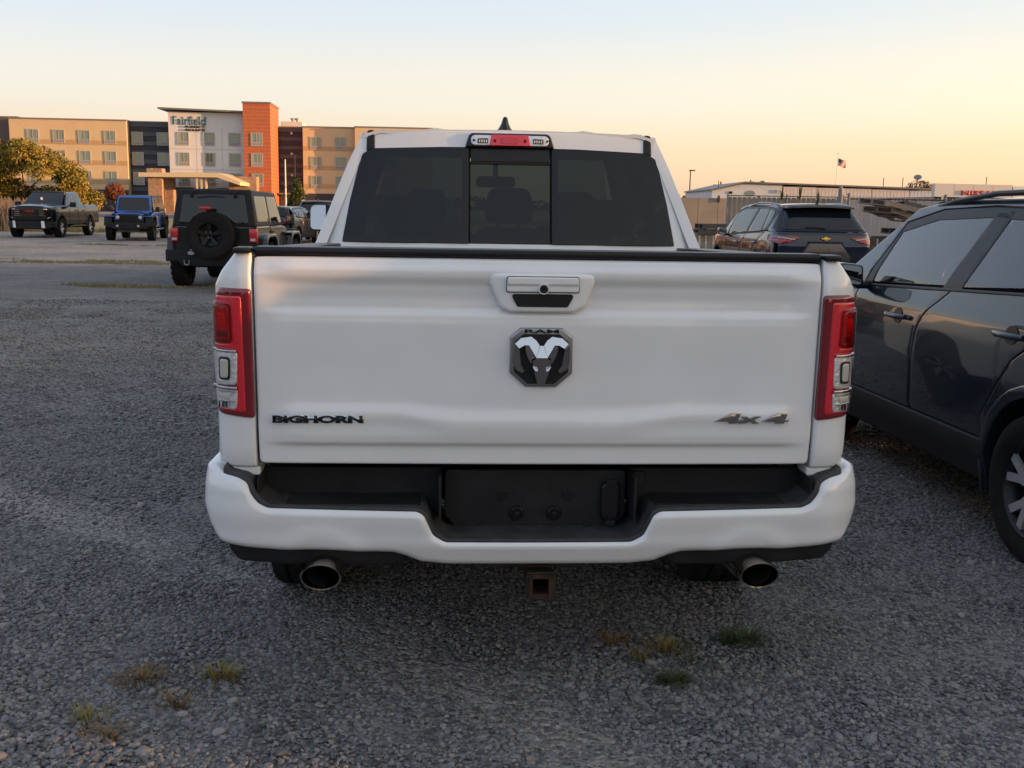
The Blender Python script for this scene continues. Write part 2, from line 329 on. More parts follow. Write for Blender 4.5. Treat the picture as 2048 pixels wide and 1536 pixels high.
for s in (-1, 1):
    o = rnd([(s * .896, 1.452, .006), (s * .945, 1.452, .02), (s * .992, 1.392, .03), (s * 1.018, 1.345, .02), (s * 1.020, .86, .02), (s * 1.012, .80, .03), (s * .98, .772, .02), (s * .892, .774, .01)])
    panel('bedside', o, REAR(boxY), 'white', ram, r=.012, depth=.06, grid=(.012, .03))
    # flank of the box, running forward to the cab, with the wheel arch cut out
    arch = [(1.12 + .50 * math.cos(R_(a)), .42 + .50 * math.sin(R_(a))) for a in range(168, -1, -12)]
    fl = [(.06, 1.44), (.06, .66), (.45, .66), (.52, .50)] + [(y, max(z, .50)) for y, z in arch] + [(1.74, .50), (1.74, 1.405)]
    SX = [(.4, .97), (.55, 1.0), (.8, 1.022), (1.2, 1.024), (1.36, 1.012), (1.40, .985), (1.46, .94)]
    panel('box_side', fl, lambda u, v, h: (s * (interp(SX, v) + h), u, v), 'white', ram, r=.004, depth=.02, grid=(.2, .05))
    b = MB(); 
    for i in range(12):
        a0, a1 = R_(180 - 15 * i), R_(165 - 15 * i)
        b.add([(s * X, 1.12 + .50 * math.cos(a), .42 + .50 * math.sin(a)) for a in (a0, a1) for X in (1.02, .55)], [(0, 1, 3, 2)])
    b.build('wheel_arch_liner', 'dark', ram)
    b = MB(); b.box(s * .80, s * .945, .07, 1.76, 1.444, 1.460); b.v = [(x, y, z - .024 * y) for x, y, z in b.v]; b.build('bed_rail_cap', 'trim', ram, bev=.007)
    b = MB(); b.box(s * .78, s * .80, .08, 1.72, .86, 1.405); b.build('bed_inner_wall', 'black_plastic', ram)
    b = MB(); b.box(s * .896, s * .950, -.012, .07, 1.446, 1.466); b.build('corner_cap', 'trim', ram, bev=.009)
    # lower return of the box corner above the bumper
    o = rnd([(s * .885, .772), (s * .885, .742, .01), (s * .985, .752, .02), (s * .985, .772)], .004)
    panel('corner_return', o, REAR(lambda x, z: .012 + .25 * max(0, abs(x) - .93)), 'white', ram, r=.006, depth=.08, grid=(.03, .03))
    # --- tail lamp: dark red shell, red guide, smoked window, clear windows
    lamp = panel('taillight', rnd([(s * .897, 1.340, .012), (s * 1.006, 1.342, .025), (s * 1.026, 1.28, .02), (s * 1.030, 1.05, .02), (s * 1.016, .945, .03), (s * .893, .934, .012)]), REAR(boxY), 'red_deep', ram, r=.012, depth=.02, grid=(.012, .04), h0=.010)
    def LY(d): return lambda x, z: boxY(x, z) - .010 - d
    guide = rnd([(s * .925, 1.318, .01), (s * .918, .955, .01), (s * 1.010, .958, .01), (s * 1.010, .976, .004), (s * .948, .976, .012), (s * .944, 1.147, .01), (s * 1.020, 1.150, .004), (s * 1.020, 1.168, .004), (s * .958, 1.172, .012), (s * .962, 1.290, .012), (s * 1.015, 1.290, .004), (s * 1.010, 1.318, .01)], .004)
    panel('light_guide', guide, REAR(LY(.003)), 'red_bright', lamp, r=.006, depth=.004, grid=(.02, .05))
    panel('smoked_window', rnd([(s * .966, 1.286), (s * .962, 1.180), (s * 1.020, 1.178), (s * 1.018, 1.286)], .01), REAR(LY(.0005)), 'red_in', lamp, r=.003, depth=.003, grid=(.015, .02))
    b = MB()
    panel('lamp_core', rnd([(s * .980, 1.262), (s * .978, 1.222), (s * 1.006, 1.218), (s * 1.008, 1.266)], .008), REAR(LY(.003)), 'lamp_core', lamp, r=.004, depth=.002, grid=(.01, .02))
    panel('lamp_core', rnd([(s * .972, 1.208), (s * .972, 1.190), (s * 1.012, 1.188), (s * 1.012, 1.208)], .004), REAR(LY(.003)), 'red_deep', lamp, r=.002, depth=.002, grid=(.01, .02))
    panel('clear_window', rnd([(s * .940, 1.146), (s * .944, 1.040), (s * 1.024, 1.038), (s * 1.028, 1.146)], .014), REAR(LY(.006)), 'silver_in', lamp, r=.006, depth=.006, grid=(.015, .03))
    panel('reflector_pocket', rnd([(s * .964, 1.128), (s * .966, 1.056), (s * 1.004, 1.055), (s * 1.004, 1.128)], .012), REAR(LY(.011)), 'trim', lamp, r=.004, depth=.002, grid=(.015, .03))
    panel('bulb_bowl', rnd([(s * .969, 1.122), (s * .971, 1.062), (s * 1.000, 1.061), (s * 1.000, 1.122)], .01), REAR(LY(.014)), 'bulb', lamp, r=.006, depth=.002, grid=(.01, .02))
    panel('clear_window', rnd([(s * .942, 1.028), (s * .946, .962), (s * 1.014, .964), (s * 1.022, 1.028)], .012), REAR(LY(.006)), 'silver_in', lamp, r=.006, depth=.006, grid=(.015, .02))
    panel('bulb_bowl', rnd([(s * .966, 1.014), (s * .968, .996), (s * 1.006, .996), (s * 1.008, 1.014)], .006), REAR(LY(.011)), 'bulb', lamp, r=.004, depth=.002, grid=(.015, .02))
    for zz in (1.0215, .990):
        panel('chrome_line', [(s * .952, zz - .002), (s * 1.014, zz - .002), (s * 1.014, zz + .002), (s * .952, zz + .002)], REAR(LY(.013)), 'chrome', lamp, r=.001, depth=.003, grid=(.012, .1))
    for q in range(5):
        b = MB(); b.box(s * .958 + s * .011 * q - .0013, s * .958 + s * .011 * q + .0013, boxY(.985, .98) - .024, boxY(.985, .98) - .012, .970, .987); b.build('reflector_rib', 'trim', lamp)
    for za, zb in ((1.143, 1.151), (1.026, 1.036)):
        panel('chrome_rib', [(s * .944, za), (s * 1.028, za), (s * 1.028, zb), (s * .944, zb)], REAR(LY(.014)), 'chrome', lamp, r=.003, depth=.008, grid=(.012, .1))
    panel('outer_lens', rnd([(s * .955, 1.300), (s * .945, .968), (s * 1.010, .965), (s * 1.028, 1.05), (s * 1.025, 1.29), (s * 1.012, 1.302)], .01), REAR(LY(.020)), 'clear_lens', lamp, r=.008, depth=.004, grid=(.012, .05))
    panel('red_lens_cover', rnd([(s * .966, 1.292), (s * .960, 1.172), (s * 1.022, 1.170), (s * 1.020, 1.290)], .008), REAR(LY(.016)), 'red_lens', lamp, r=.006, depth=.004, grid=(.012, .05))
# bed floor, front wall
b = MB(); b.box(-.80, .80, .07, 1.74, .84, .86); b.box(-.80, .80, 1.71, 1.74, .86, 1.385); b.build('bed_liner', 'black_plastic', ram)
b = MB(); b.box(-.80, .80, 1.70, 1.755, 1.386, 1.404); b.build('front_rail_cap', 'trim', ram, bev=.01)
# --- handle with camera
hb = panel('handle_bezel', rnd([(-.163, 1.398, .02), (.163, 1.398, .02), (.164, 1.365, .02), (.132, 1.292, .03), (.10, 1.278, .02), (-.10, 1.278, .02), (-.132, 1.292, .03), (-.164, 1.365, .02)], .02, 5),
           REAR(lambda x, z: -.030 - .012 * max(0, 1 - (abs(x) / .155) ** 4)), 'white', ram, r=.012, depth=.03, grid=(.02, .012))
panel('handle_lever', rnd([(-.110, 1.388), (.110, 1.388), (.112, 1.342), (-.112, 1.342)], .008), REAR(lambda x, z: -.050 - .006 * (1 if z > 1.367 else max(0, 1 - (1.367 - z) / .006) if z > 1.361 else 0)), 'white', hb, r=.004, depth=.008, grid=(.05, .003))
b = MB(); b.prism(rnd([(-.112, 1.390), (.112, 1.390), (.114, 1.340), (-.114, 1.340)], .008), flat_rear(0), .040, .0445); b.build('lever_gap', 'dark', hb)
b = MB(); b.prism(rnd([(-.100, 1.336), (.100, 1.336), (.078, 1.296), (-.078, 1.296)], .01), flat_rear(0), .030, .0455); b.build('finger_pocket', 'dark', hb)
b = MB(); b.lathe([(-.060, .0015), (-.062, .009), (-.060, .012), (-.050, .0125)], 24, (.002, 0, 1.352), 'Y'); b.build('camera_eye', 'trim', hb)
b = MB(); b.lathe([(-.048, .013), (-.060, .0135), (-.0605, .0155), (-.05, .0175)], 24, (.002, 0, 1.352), 'Y'); b.build('camera_ring', 'white', hb)
b = MB(); b.lathe([(-.0625, .0005), (-.0625, .005)], 16, (.002, 0, 1.352), 'Y'); b.build('camera_lens', 'dglass', hb)
# --- ram-head badge
oct_ = [(-.098, 1.202), (-.066, 1.230), (.066, 1.230), (.098, 1.202), (.099, 1.088), (.048, 1.043), (-.048, 1.043), (-.099, 1.088)]
bd = panel('badge', rnd(oct_, .006, 2), flat_rear(-.022), 'satin', ram, r=.007, depth=.012, grid=None, h0=.016)
oi = [(x * .86, 1.134 + (z - 1.134) * .84 - .004) for x, z in oct_]
b = MB(); b.prism(oi, flat_rear(-.022), .016, .0172); b.build('badge_field', 'dark', bd)
text('badge_lettering', 'RAM', bd, 'trim', .108, .0125, Matrix.Translation((-.054, -.0385, 1.2135)), .002, offset=.03, label='black letters reading RAM across the top of the badge')
def facet(name, pts, slope, m, d0, zr):
    """mirror-bright facet of the badge; points are given in badge units, slope tilts it up (+) or down (-)"""
    v = [((q[0] - 712) * .000292, -.022 - d0 - slope * (zr - (1.229 - (q[1] - 746) * .000290)), 1.229 - (q[1] - 746) * .000290) for q in pts]
    n = len(v); zc = [(x, -.036, z) for x, y, z in v]
    b = MB(); b.add(v + zc, [tuple(range(n))] + [(i, (i + 1) % n, n + (i + 1) % n, n + i) for i in range(n)]); return b.build(name, m, bd, smooth=False)
def mir(p): return [(1424 - x, y) for x, y in p][::-1]
hornU = [(425, 910), (490, 852), (600, 836), (655, 878), (690, 930), (650, 1050), (575, 927), (530, 925), (470, 958)]
hornL = [(423, 915), (470, 963), (478, 1030), (492, 1140), (532, 1208), (508, 1232), (440, 1192), (414, 1130), (408, 1000)]
inner_ = [(536, 934), (576, 934), (640, 1056), (612, 1075), (600, 1130), (560, 1050), (540, 985)]
for P_ in (hornU, mir(hornU)): facet('horn', P_, .35, 'chrome', .018, 1.205)
for P_ in (hornL, mir(hornL)): facet('horn_tip', P_, -.25, 'dark_chrome', .045, 1.18)
for P_ in (inner_, mir(inner_)): facet('cheek', P_, -.1, 'dark_chrome', .030, 1.18)
facet('forehead', [(694, 930), (730, 930), (774, 1056), (650, 1056)], .35, 'chrome', .030, 1.175)
facet('muzzle', [(650, 1060), (774, 1060), (812, 1090), (800, 1180), (752, 1345), (672, 1345), (624, 1180), (612, 1090)], -.20, 'dark_chrome', .045, 1.138)
for P_ in ([(612, 1148), (668, 1178), (666, 1196), (640, 1188)], mir([(612, 1148), (668, 1178), (666, 1196), (640, 1188)])): facet('ram_eye', P_, .5, 'chrome', .044, 1.115)
# --- lettering
ymid = tgY(.7, .937)
lb = text('bighorn_outline', 'BIGHORN', ram, 'chrome', .285, .027, Matrix.Translation((-.839, ymid + .001, .9235)), .004, offset=.075, label='bright rim round the letters of the word BIGHORN')
lb.name = 'word_badge_rim'; lt = text('word_badge', 'BIGHORN', ram, 'trim', .279, .022, Matrix.Translation((-.836, ymid + .001, .926)), .007, offset=.038, label='black raised letters reading BIGHORN')
def four(x0):
    P = [(0, .006), (.052, .033), (.086, .033), (.077, .0125), (.090, .0125), (.086, .006), (.075, .006), (.072, 0), (.044, 0), (.047, .006)]
    return [(x0 + a, .929 + c) for a, c in P]
for nm, pol in (('drive_badge', four(.560)), ('drive_badge', four(.712)), ('drive_badge', [(.634, .929), (.656, .9425), (.645, .953), (.664, .953), (.672, .947), (.688, .953), (.712, .953), (.688, .941), (.706, .929), (.684, .929), (.674, .936), (.660, .929)])):
    panel(nm, pol, flat_rear(ymid - .001), 'dark_chrome', ram, r=.002, depth=.004, grid=None, h0=.008, label='piece of the raised 4x4 sign')
for x0 in (.560, .712):
    b = MB(); b.prism([(x0 + .030, .9405), (x0 + .052, .9525), (x0 + .060, .9525), (x0 + .054, .9405)], flat_rear(ymid), .0068, .0078); b.build('badge_opening', 'white', ram)
# --- bumper
top = [(-1.040, .715), (-1.034, .775), (-1.012, .782), (-.985, .760), (-.935, .750), (-.912, .737), (-.902, .705), (-.880, .676), (-.850, .662), (-.385, .658), (-.360, .645), (-.347, .612), (-.332, .578), (-.296, .556)]
bot = [(-1.042, .650), (-1.026, .585), (-.995, .530), (-.880, .518), (-.78, .516), (-.740, .517), (-.69, .518), (-.64, .517), (-.60, .516), (-.46, .513), (-.42, .500), (-.375, .480), (-.29, .472)]
L_ = top[::-1]; Rr = [(-x, z) for x, z in top]; out_ = Rr[::-1]
bo = [(-x, z) for x, z in bot]
poly = bot[::-1][::-1] and (list(top) + [(-x, z) for x, z in top[::-1]] + [(-x, z) for x, z in bot] + bot[::-1])
def bY(x, z, push=.115):
    a = abs(x); y = -push + .035 * (a / .85) ** 2
    if a > .90: y += .085 * ((a - .90) / .17) ** 2.2
    y += sinterp([(.47, .035), (.56, .010), (.64, 0), (.70, .006), (.79, .035)], z)
    d = math.hypot((a - .69) * .9, z - .455)
    y -= .007 * math.exp(-((d - .120) / .030) ** 2) * (1 if z < .6 else 0)
    return y
poly = rnd([(x + math.copysign(max(0, abs(x) - .9) * .20, x), z) for x, z in poly], .04, 4)
panel('bumper', poly, REAR(bY), 'white', ram, r=.024, depth=.34, grid=(.02, .013), steps=6)
# black step trim inside the skin: same upper line, a little higher, set back
tt = [(x * .988, z + .008) for x, z in top[3:]]
SPARE = MB(); SPARE.lathe([(-.11, .24), (-.12, .33), (-.09, .37), (.09, .37), (.12, .33), (.11, .24)], 32, (0, .72, .62), 'Z'); SPARE.build('spare_tyre', 'rubber', ram)
tp = [(-1.0, .60), (-1.0, .775), (-.99, .782)] + tt + [(-x, z) for x, z in tt[::-1]] + [(.99, .782), (1.0, .775), (1.0, .60), (.42, .60), (.36, .53), (-.36, .53), (-.42, .60)]
panel('step_trim', rnd(tp, .035, 4), REAR(lambda x, z: bY(x, z) + .012), 'dusty_plastic', ram, r=.006, depth=.23, grid=(.04, .04))
for s in (-1, 1):
    b = MB(); b.box(s * .31, s * .89, .085, .11, .60, .752); b.build('step_back_wall', 'black_plastic', ram)
    b = MB(); b.box(s * .88, s * .885, -.05, .10, .66, .75); b.build('step_seam', 'dark', ram)
    for k in range(8):
        b = MB(); y = -.055 + .017 * k; b.box(s * .375, s * (.80 + .0 * k), y, y + .008, .664, .6705); b.build('tread_rib', 'trim', ram)
    b = MB(); b.box(s * .31, s * .318, -.03, .10, .60, .75); b.build('recess_cheek', 'black_plastic', ram)
    # low valance and exhaust tip
    o = rnd([(s * .995, .545), (s * .985, .50), (s * .955, .468, .03), (s * .80, .462), (s * .43, .462, .03), (s * .40, .545)], .015)
    panel('bumper_valance', o, REAR(lambda x, z: bY(x, .52) + .03 + (.50 - z) * .2), 'black_plastic', ram, r=.01, depth=.14, grid=(.05, .04))
    ex = MB(); cx = .697 if s > 0 else -.672; sq = (1.34, 1)
    prof = [(.30, .044), (.02, .0475), (-.115, .0485), (-.122, .047), (-.120, .0435), (-.10, .043), (.20, .042)]
    ex.lathe(prof, 36, (cx, 0, .450), 'Y', sq)
    ex.v = [(x + (y - 0) * .10 * -s, y + (.450 - z) * .35, z) for x, y, z in ex.v]; tip = ex.build('exhaust_tip', 'tip', ram)
    dk = MB(); dk.lathe([(.10, .0005), (.10, .043), (-.09, .0427)], 24, (cx, 0, .450), 'Y', sq); dk.build('exhaust_bore', 'dark', tip)
b = MB(); b.box(.305, .36, .070, .086, .655, .742); b.build('sensor_cover', 'black_plastic', ram, bev=.006)
pl = panel('plate_recess', rnd([(-.300, .752), (-.300, .600), (-.268, .562), (.262, .562), (.296, .600), (.296, .752)], .02), flat_rear(.055), 'black_plastic', ram, r=.004, depth=.02, grid=None)
for x in (-.063, .060):
    b = MB(); b.lathe([(.056, .024), (.044, .023), (.040, .019), (.040, .017), (.046, .016), (.046, .010), (.036, .009), (.035, .001)], 24, (x, 0, .608), 'Y'); b.build('plate_bolt', 'trim', pl)
for x in (-.108, .106):
    b = MB(); b.prism(rnd([(x - .017, .676, .003), (x + .017, .676, .003), (x + .017, .650, .016), (x - .017, .650, .016)]), flat_rear(.055), .0, .004); b.prism(rnd([(x - .013, .672, .003), (x + .013, .672, .003), (x + .013, .652, .012), (x - .013, .652, .012)]), flat_rear(.055), .0, .0045); b.build('plate_clip', 'trim', pl)
for x in (-.172, .170):
    b = MB(); b.prism(rnd([(x - .009, .578), (x + .009, .578), (x + .009, .562), (x - .009, .562)], .007), flat_rear(.055), 0, .008); b.build('clip_hole', 'dark', pl)
sk = panel('trailer_socket', rnd([(.212, .718, .03), (.278, .718, .03), (.278, .580, .03), (.212, .580, .03)], .03, 6), flat_rear(.055), 'trim', pl, r=.012, depth=.006, grid=(.02, .02), h0=.022)
b = MB(); b.box(.229, .261, .024, .036, .706, .726); b.build('socket_hinge', 'dark', sk, bev=.002)
b = MB(); b.box(.229, .261, .026, .036, .572, .588); b.build('socket_tab', 'dark', sk, bev=.002)
b = MB(); b.box(.206, .284, .0315, .034, .6475, .6505); b.build('socket_seam', 'dark', sk)
# --- under the tail: hitch, axle, wheels, frame
b = MB(); b.box(-.52, .52, .16, .24, .44, .52); b.box(-.18, .165, .02, .16, .43, .49); b.build('hitch_bar', 'steel', ram, bev=.008)
hx, hz, a, t = .013, .392, .040, .007
b = MB()
for q in (-1, 1): b.box(hx + q * (a - t) - t, hx + q * (a - t) + t, -.055, .25, hz - a, hz + a)
for q in (-1, 1): b.box(hx - a + 2 * t, hx + a - 2 * t, -.055, .25, hz + q * (a - t) - t, hz + q * (a - t) + t)
rc = b.build('hitch_receiver', 'rust', ram)
b = MB(); b.box(hx - a - .006, hx + a + .006, -.050, -.015, hz + a, hz + a + .006); b.box(hx - a - .006, hx + a + .006, -.050, -.015, hz - a - .006, hz - a); b.box(hx - a - .006, hx - a, -.05, -.015, hz - a, hz + a); b.box(hx + a, hx + a + .006, -.05, -.015, hz - a, hz + a); b.build('receiver_collar', 'steel', ram, bev=.003)
b = MB(); b.box(hx - .035, hx + .035, .02, .22, .42, .46); b.build('receiver_neck', 'rust', ram)
b = MB(); b.box(hx - .034, hx + .034, .16, .17, hz - .034, hz + .034); b.build('receiver_end', 'dark', ram)
b = MB(); b.box(-.50, -.42, .2, 5.3, .46, .60); b.box(.42, .50, .2, 5.3, .46, .60); b.box(-.95, .95, .25, 1.72, .60, .66); b.build('frame_rails', 'steel', ram)
b = MB(); b.tube([(-.75, 1.12, .40), (.75, 1.12, .40)], .045, 12); b.tube([(0, 1.00, .40), (0, 1.28, .40)], .13, 14); b.build('rear_axle', 'steel', ram)
b = MB(); b.tube([(-.68, .25, .46), (-.55, .9, .55), (-.3, 1.6, .5)], .035); b.tube([(.68, .25, .46), (.55, .9, .55), (.3, 1.6, .5)], .035); b.build('exhaust_pipe', 'steel', ram)
for s in (-1, 1):
    wheel(ram, s * .865, 1.12, .405, .405, .285, .255, s); wheel(ram, s * .865, 4.78, .405, .405, .285, .255, s)
# --- cab
def cY(x, z): return 1.765 + .26 * (z - 1.42) + .05 * (abs(x) / .9) ** 3
oc = [(-.925, 1.20), (-.912, 1.40), (-.905, 1.44), (-.835, 1.63), (-.765, 1.80), (-.722, 1.90), (-.700, 1.945), (-.35, 1.962), (0, 1.965), (.35, 1.962), (.700, 1.945), (.722, 1.90), (.765, 1.80), (.835, 1.63), (.905, 1.44), (.912, 1.40), (.925, 1.20), (0, 1.20)]
ic = [(-.800, 1.424), (-.798, 1.434), (-.792, 1.47), (-.765, 1.62), (-.728, 1.78), (-.708, 1.84), (-.665, 1.866), (-.33, 1.878), (0, 1.881), (.33, 1.878), (.665, 1.866), (.708, 1.84), (.728, 1.78), (.765, 1.62), (.792, 1.47), (.798, 1.434), (.800, 1.424), (0, 1.424)]
def sm(p):
    return [q for i in range(len(p)) for q in (p[i], tuple(Vector(p[i]).lerp(Vector(p[(i + 1) % len(p)]), .5)))]
ringpanel('cab_rear_frame', sm(oc), sm(ic), REAR(cY), 'white', ram, depth=.05, ro=.035)
for s in (-1, 1):
    panel('roof_ditch_strip', rnd([(s * .648, 1.862), (s * .690, 1.853), (s * .688, 1.952, .015), (s * .650, 1.956, .015)], .004), REAR(cY), 'trim', ram, r=.008, depth=.02, grid=(.02, .03), h0=.006)
    b = MB(); b.tube([(s * .669, 1.95 + .3 * k, 1.925 + .004 * math.sin(min(1, k / 2) * 3.14)) for k in range(5)], .012); b.build('roof_ditch_trim', 'trim', ram)
# rear glass: two fixed panes and a sliding middle pane
def gl(name, pts, m, h=.004, par=ram, **k): return panel(name, pts, REAR(cY), m, par, r=.003, depth=.006, grid=(.08, .08), h0=h, **k)
gl('rear_glass', rnd([(-.796, 1.424, .004), (-.200, 1.424, .004), (-.200, 1.880, .004), (-.33, 1.879), (-.665, 1.867, .03), (-.709, 1.838, .02), (-.765, 1.62), (-.792, 1.47)], 0), 'tint')
gl('rear_glass', rnd([(.796, 1.424, .004), (.200, 1.424, .004), (.200, 1.880, .004), (.33, 1.879), (.665, 1.867, .03), (.709, 1.838, .02), (.765, 1.62), (.792, 1.47)], 0), 'tint')
for s in (-1, 1): gl('glass_band', rnd([(s * .192, 1.428), (s * .23, 1.428), (s * .23, 1.878), (s * .192, 1.878)], 0), 'dark', -.012)
gl('slider_header', rnd([(-.190, 1.812), (.190, 1.812), (.190, 1.882), (-.190, 1.882)], .002), 'trim', .0)
gl('sliding_pane', rnd([(-.192, 1.424), (.192, 1.424), (.192, 1.812), (-.192, 1.812)], .002), 'tint2', -.008)
gl('slider_seal', [(-.192, 1.800), (.192, 1.800), (.192, 1.813), (-.192, 1.813)], 'dark', -.001)
gl('slider_sill', [(-.192, 1.424), (.192, 1.424), (.192, 1.470), (-.192, 1.470)], 'dark', -.012)
# reflections aside, the lower ceramic band hides the parcel shelf
gl('frit_band', [(-.79, 1.424), (.79, 1.424), (.785, 1.440), (-.785, 1.440)], 'dark', -.010)
# roof
v = []; f = []; nx, ny = 44, 12
for j in range(-1, ny + 1):
    y = 1.912 + max(j, -.001) * (1.65 / ny)
    for i in range(nx + 1):
        x = -.70 + 1.4 * i / nx; e = abs(x) / .70
        z = 1.965 - .016 * e ** 2 - .03 * max(0, e - .9) * 10 * .5 + .018 * math.sin(math.pi * max(j, 0) / ny) - (.02 if j < 0 else 0)
        z += .008 * sum(math.exp(-((abs(x) - q) / .03) ** 2) for q in (.36, .62)); v.append((x, y, z))
for j in range(ny + 1):
    for i in range(nx): a = j * (nx + 1) + i; f.append((a, a + 1, a + nx + 2, a + nx + 1))
mkobj('roof', v, f, 'white', ram)
b = MB(); b.box(-.66, .66, 1.93, 3.5, 1.90, 1.925); b.build('headliner', 'seat', ram)
# high stop lamp
cl = panel('high_stop_lamp', rnd([(-.218, 1.878, .006), (-.196, 1.948, .03), (.190, 1.948, .03), (.212, 1.878, .006)]), REAR(cY), 'trim', ram, r=.012, depth=.02, grid=(.03, .02), h0=.020)
panel('clear_section', rnd([(-.190, 1.888), (-.190, 1.938), (.184, 1.938), (.184, 1.888)], .024, 6), REAR(cY), 'silver_in', cl, r=.006, depth=.003, grid=(.03, .02), h0=.026)
panel('red_section', rnd([(-.102, 1.888), (-.092, 1.940), (.086, 1.940), (.096, 1.888)], .002), REAR(cY), 'red_bright', cl, r=.003, depth=.003, grid=(.03, .02), h0=.029)
panel('stop_lamp_window', rnd([(-.045, 1.897), (-.043, 1.928), (.041, 1.928), (.043, 1.897)], .003), REAR(cY), 'red_in', cl, r=.001, depth=.001, grid=(.03, .02), h0=.031)
for s in (-1, 1):
    panel('led_grid', [(s * .108, 1.898), (s * .108, 1.923), (s * .158, 1.921), (s * .158, 1.898)], REAR(cY), 'dark', cl, r=.001, depth=.001, grid=None, h0=.028)
    for k in range(4): panel('led', [(s * (.112 + .011 * k), 1.902), (s * (.112 + .011 * k), 1.916), (s * (.119 + .011 * k), 1.916), (s * (.119 + .011 * k), 1.902)], REAR(cY), 'bulb', cl, r=.001, depth=.001, grid=None, h0=.030)
    b = MB(); b.lathe([(0, .0005), (0, .006)], 12, (s * .176, cY(.17, 1.912) - .034, 1.912), 'Y'); b.build('lamp_screw', 'dark', cl)
    b = MB(); b.lathe([(0, .0005), (0, .007)], 12, (s * .072 - .003, cY(.07, 1.912) - .036, 1.912), 'Y'); b.build('lamp_screw', 'red_deep', cl)
# antenna
b = MB(); av = []
for z, hw, y0, y1 in ((0, .050, -.03, .14), (.014, .048, -.03, .13), (.024, .034, -.028, .10), (.048, .020, -.024, .05), (.076, .012, -.02, .02), (.082, .006, -.016, .004)):
    av.append([(math.cos(t) * hw, (y0 + y1) / 2 + math.sin(t) * (y1 - y0) / 2, z) for t in [2 * math.pi * k / 14 for k in range(14)]])
b.add([(x - .008, y + 2.25, z + 1.972) for r in av for x, y, z in r], [(i * 14 + j, i * 14 + (j + 1) % 14, (i + 1) * 14 + (j + 1) % 14, (i + 1) * 14 + j) for i in range(5) for j in range(14)] + [tuple(range(70, 84))]); b.build('roof_antenna', 'trim', ram)
# cab sides, windscreen, hood, interior
WX = [(.5, .96), (.8, 1.0), (1.2, 1.0), (1.36, .95), (1.44, .915), (1.65, .835), (1.80, .775), (1.94, .71)]
for s in (-1, 1):
    F = lambda u, v, h: (s * (interp(WX, v) + h), u, v)
    for nm, y0, y1 in (('rear_door', 1.80, 2.78), ('front_door', 2.79, 3.90)):
        d = panel(nm, rnd([(y0, .55), (y1, .55), (y1, 1.40), (y0, 1.41)], .03), F, 'white', ram, r=.006, depth=.03, grid=(.2, .06))
        b = MB(); b.box(s * 1.0, s * 1.04, y0 + .08, y0 + .28, 1.17, 1.20); b.build('handle', 'white', d, bev=.01)
    for nm, pts in (('c_pillar', [(1.79, 1.40), (1.90, 1.40), (2.02, 1.92), (1.92, 1.93)]), ('b_pillar', [(2.74, 1.40), (2.84, 1.40), (2.80, 1.92), (2.74, 1.92)]), ('a_pillar', [(3.88, 1.40), (4.0, 1.40), (3.42, 1.92), (3.30, 1.92)]), ('roof_side', [(1.92, 1.90), (3.42, 1.90), (3.36, 1.945), (1.92, 1.945)])):
        panel(nm, pts, F, 'white', ram, r=.004, depth=.05, grid=(.2, .05))
    panel('side_glass', [(1.88, 1.40), (2.78, 1.40), (2.78, 1.91), (1.98, 1.91)], F, 'tint', ram, r=0, depth=0, grid=(.2, .1), h0=-.015)
    panel('side_glass', [(2.80, 1.40), (3.92, 1.40), (3.36, 1.91), (2.78, 1.91)], F, 'tint2', ram, r=0, depth=0, grid=(.2, .1), h0=-.015)
    F2 = lambda u, v, h: (s * (interp([(.5, 1.0), (.9, 1.03), (1.2, .99), (1.3, .94)], v) + h), u, v)
    ar = [(4.78 + .5 * math.cos(R_(a)), .42 + .5 * math.sin(R_(a))) for a in range(180, -1, -15)]
    panel('front_fender', [(3.92, .52)] + ar + [(5.62, .52), (5.72, .9), (5.62, 1.2), (4.0, 1.33), (3.92, 1.33)], F2, 'white', ram, r=.01, depth=.05, grid=(.1, .06))
    # tow-style door mirror
    mr_ = MB(); mr_.prism(rnd([(s * 1.035, 1.43), (s * 1.175, 1.43, .04), (s * 1.175, 1.60, .05), (s * 1.035, 1.60)], .03, 5), lambda u, v, h: (u, 3.55 + h, v), 0, .11)
    mi = mr_.build('door_mirror', 'trim', ram, bev=.012)
    b = MB(); b.prism(rnd([(s * 1.075, 1.44), (s * 1.170, 1.44, .03), (s * 1.170, 1.592, .04), (s * 1.075, 1.592)], .01, 5), lambda u, v, h: (u, 3.528 + h + (v - 1.5) * .17, v), 0, .004); b.build('mirror_glass', 'mirror', mi)
    b = MB(); b.tube([(s * .90, 3.62, 1.42), (s * 1.05, 3.60, 1.47)], .022); b.build('mirror_arm', 'trim', mi)
v = []; f = []
for j in range(9):
    t = j / 8; z0 = 1.93 - .53 * t; y0 = 3.42 + .62 * t
    for i in range(13): x = (-1 + i / 6) * (.68 + .14 * t); v.append((x, y0 + .12 * (1 - (x / .85) ** 2), z0))
for j in range(8):
    for i in range(12): a = j * 13 + i; f.append((a, a + 1, a + 14, a + 13))
mkobj('windscreen', v, f, 'wind', ram)
panel('hood', rnd([(-.86, 4.05), (-.84, 5.60, .15), (.84, 5.60, .15), (.86, 4.05)], .05), lambda u, v, h: (u, v, 1.36 - .10 * ((v - 4.05) / 1.55) ** 2 - .06 * (u / .86) ** 2 + h), 'white', ram, r=.03, depth=.06, grid=(.1, .15))
b = MB(); b.box(-.90, .90, 5.55, 5.70, .55, 1.18); b.build('front_clip', 'trim', ram, bev=.04)
b = MB(); b.box(-.86, .86, 1.84, 4.1, .55, .62); b.box(-.86, .86, 3.75, 4.0, .62, 1.33); b.box(-.88, .88, 1.80, 1.86, .60, 1.41); b.build('cab_floor', 'seat', ram)
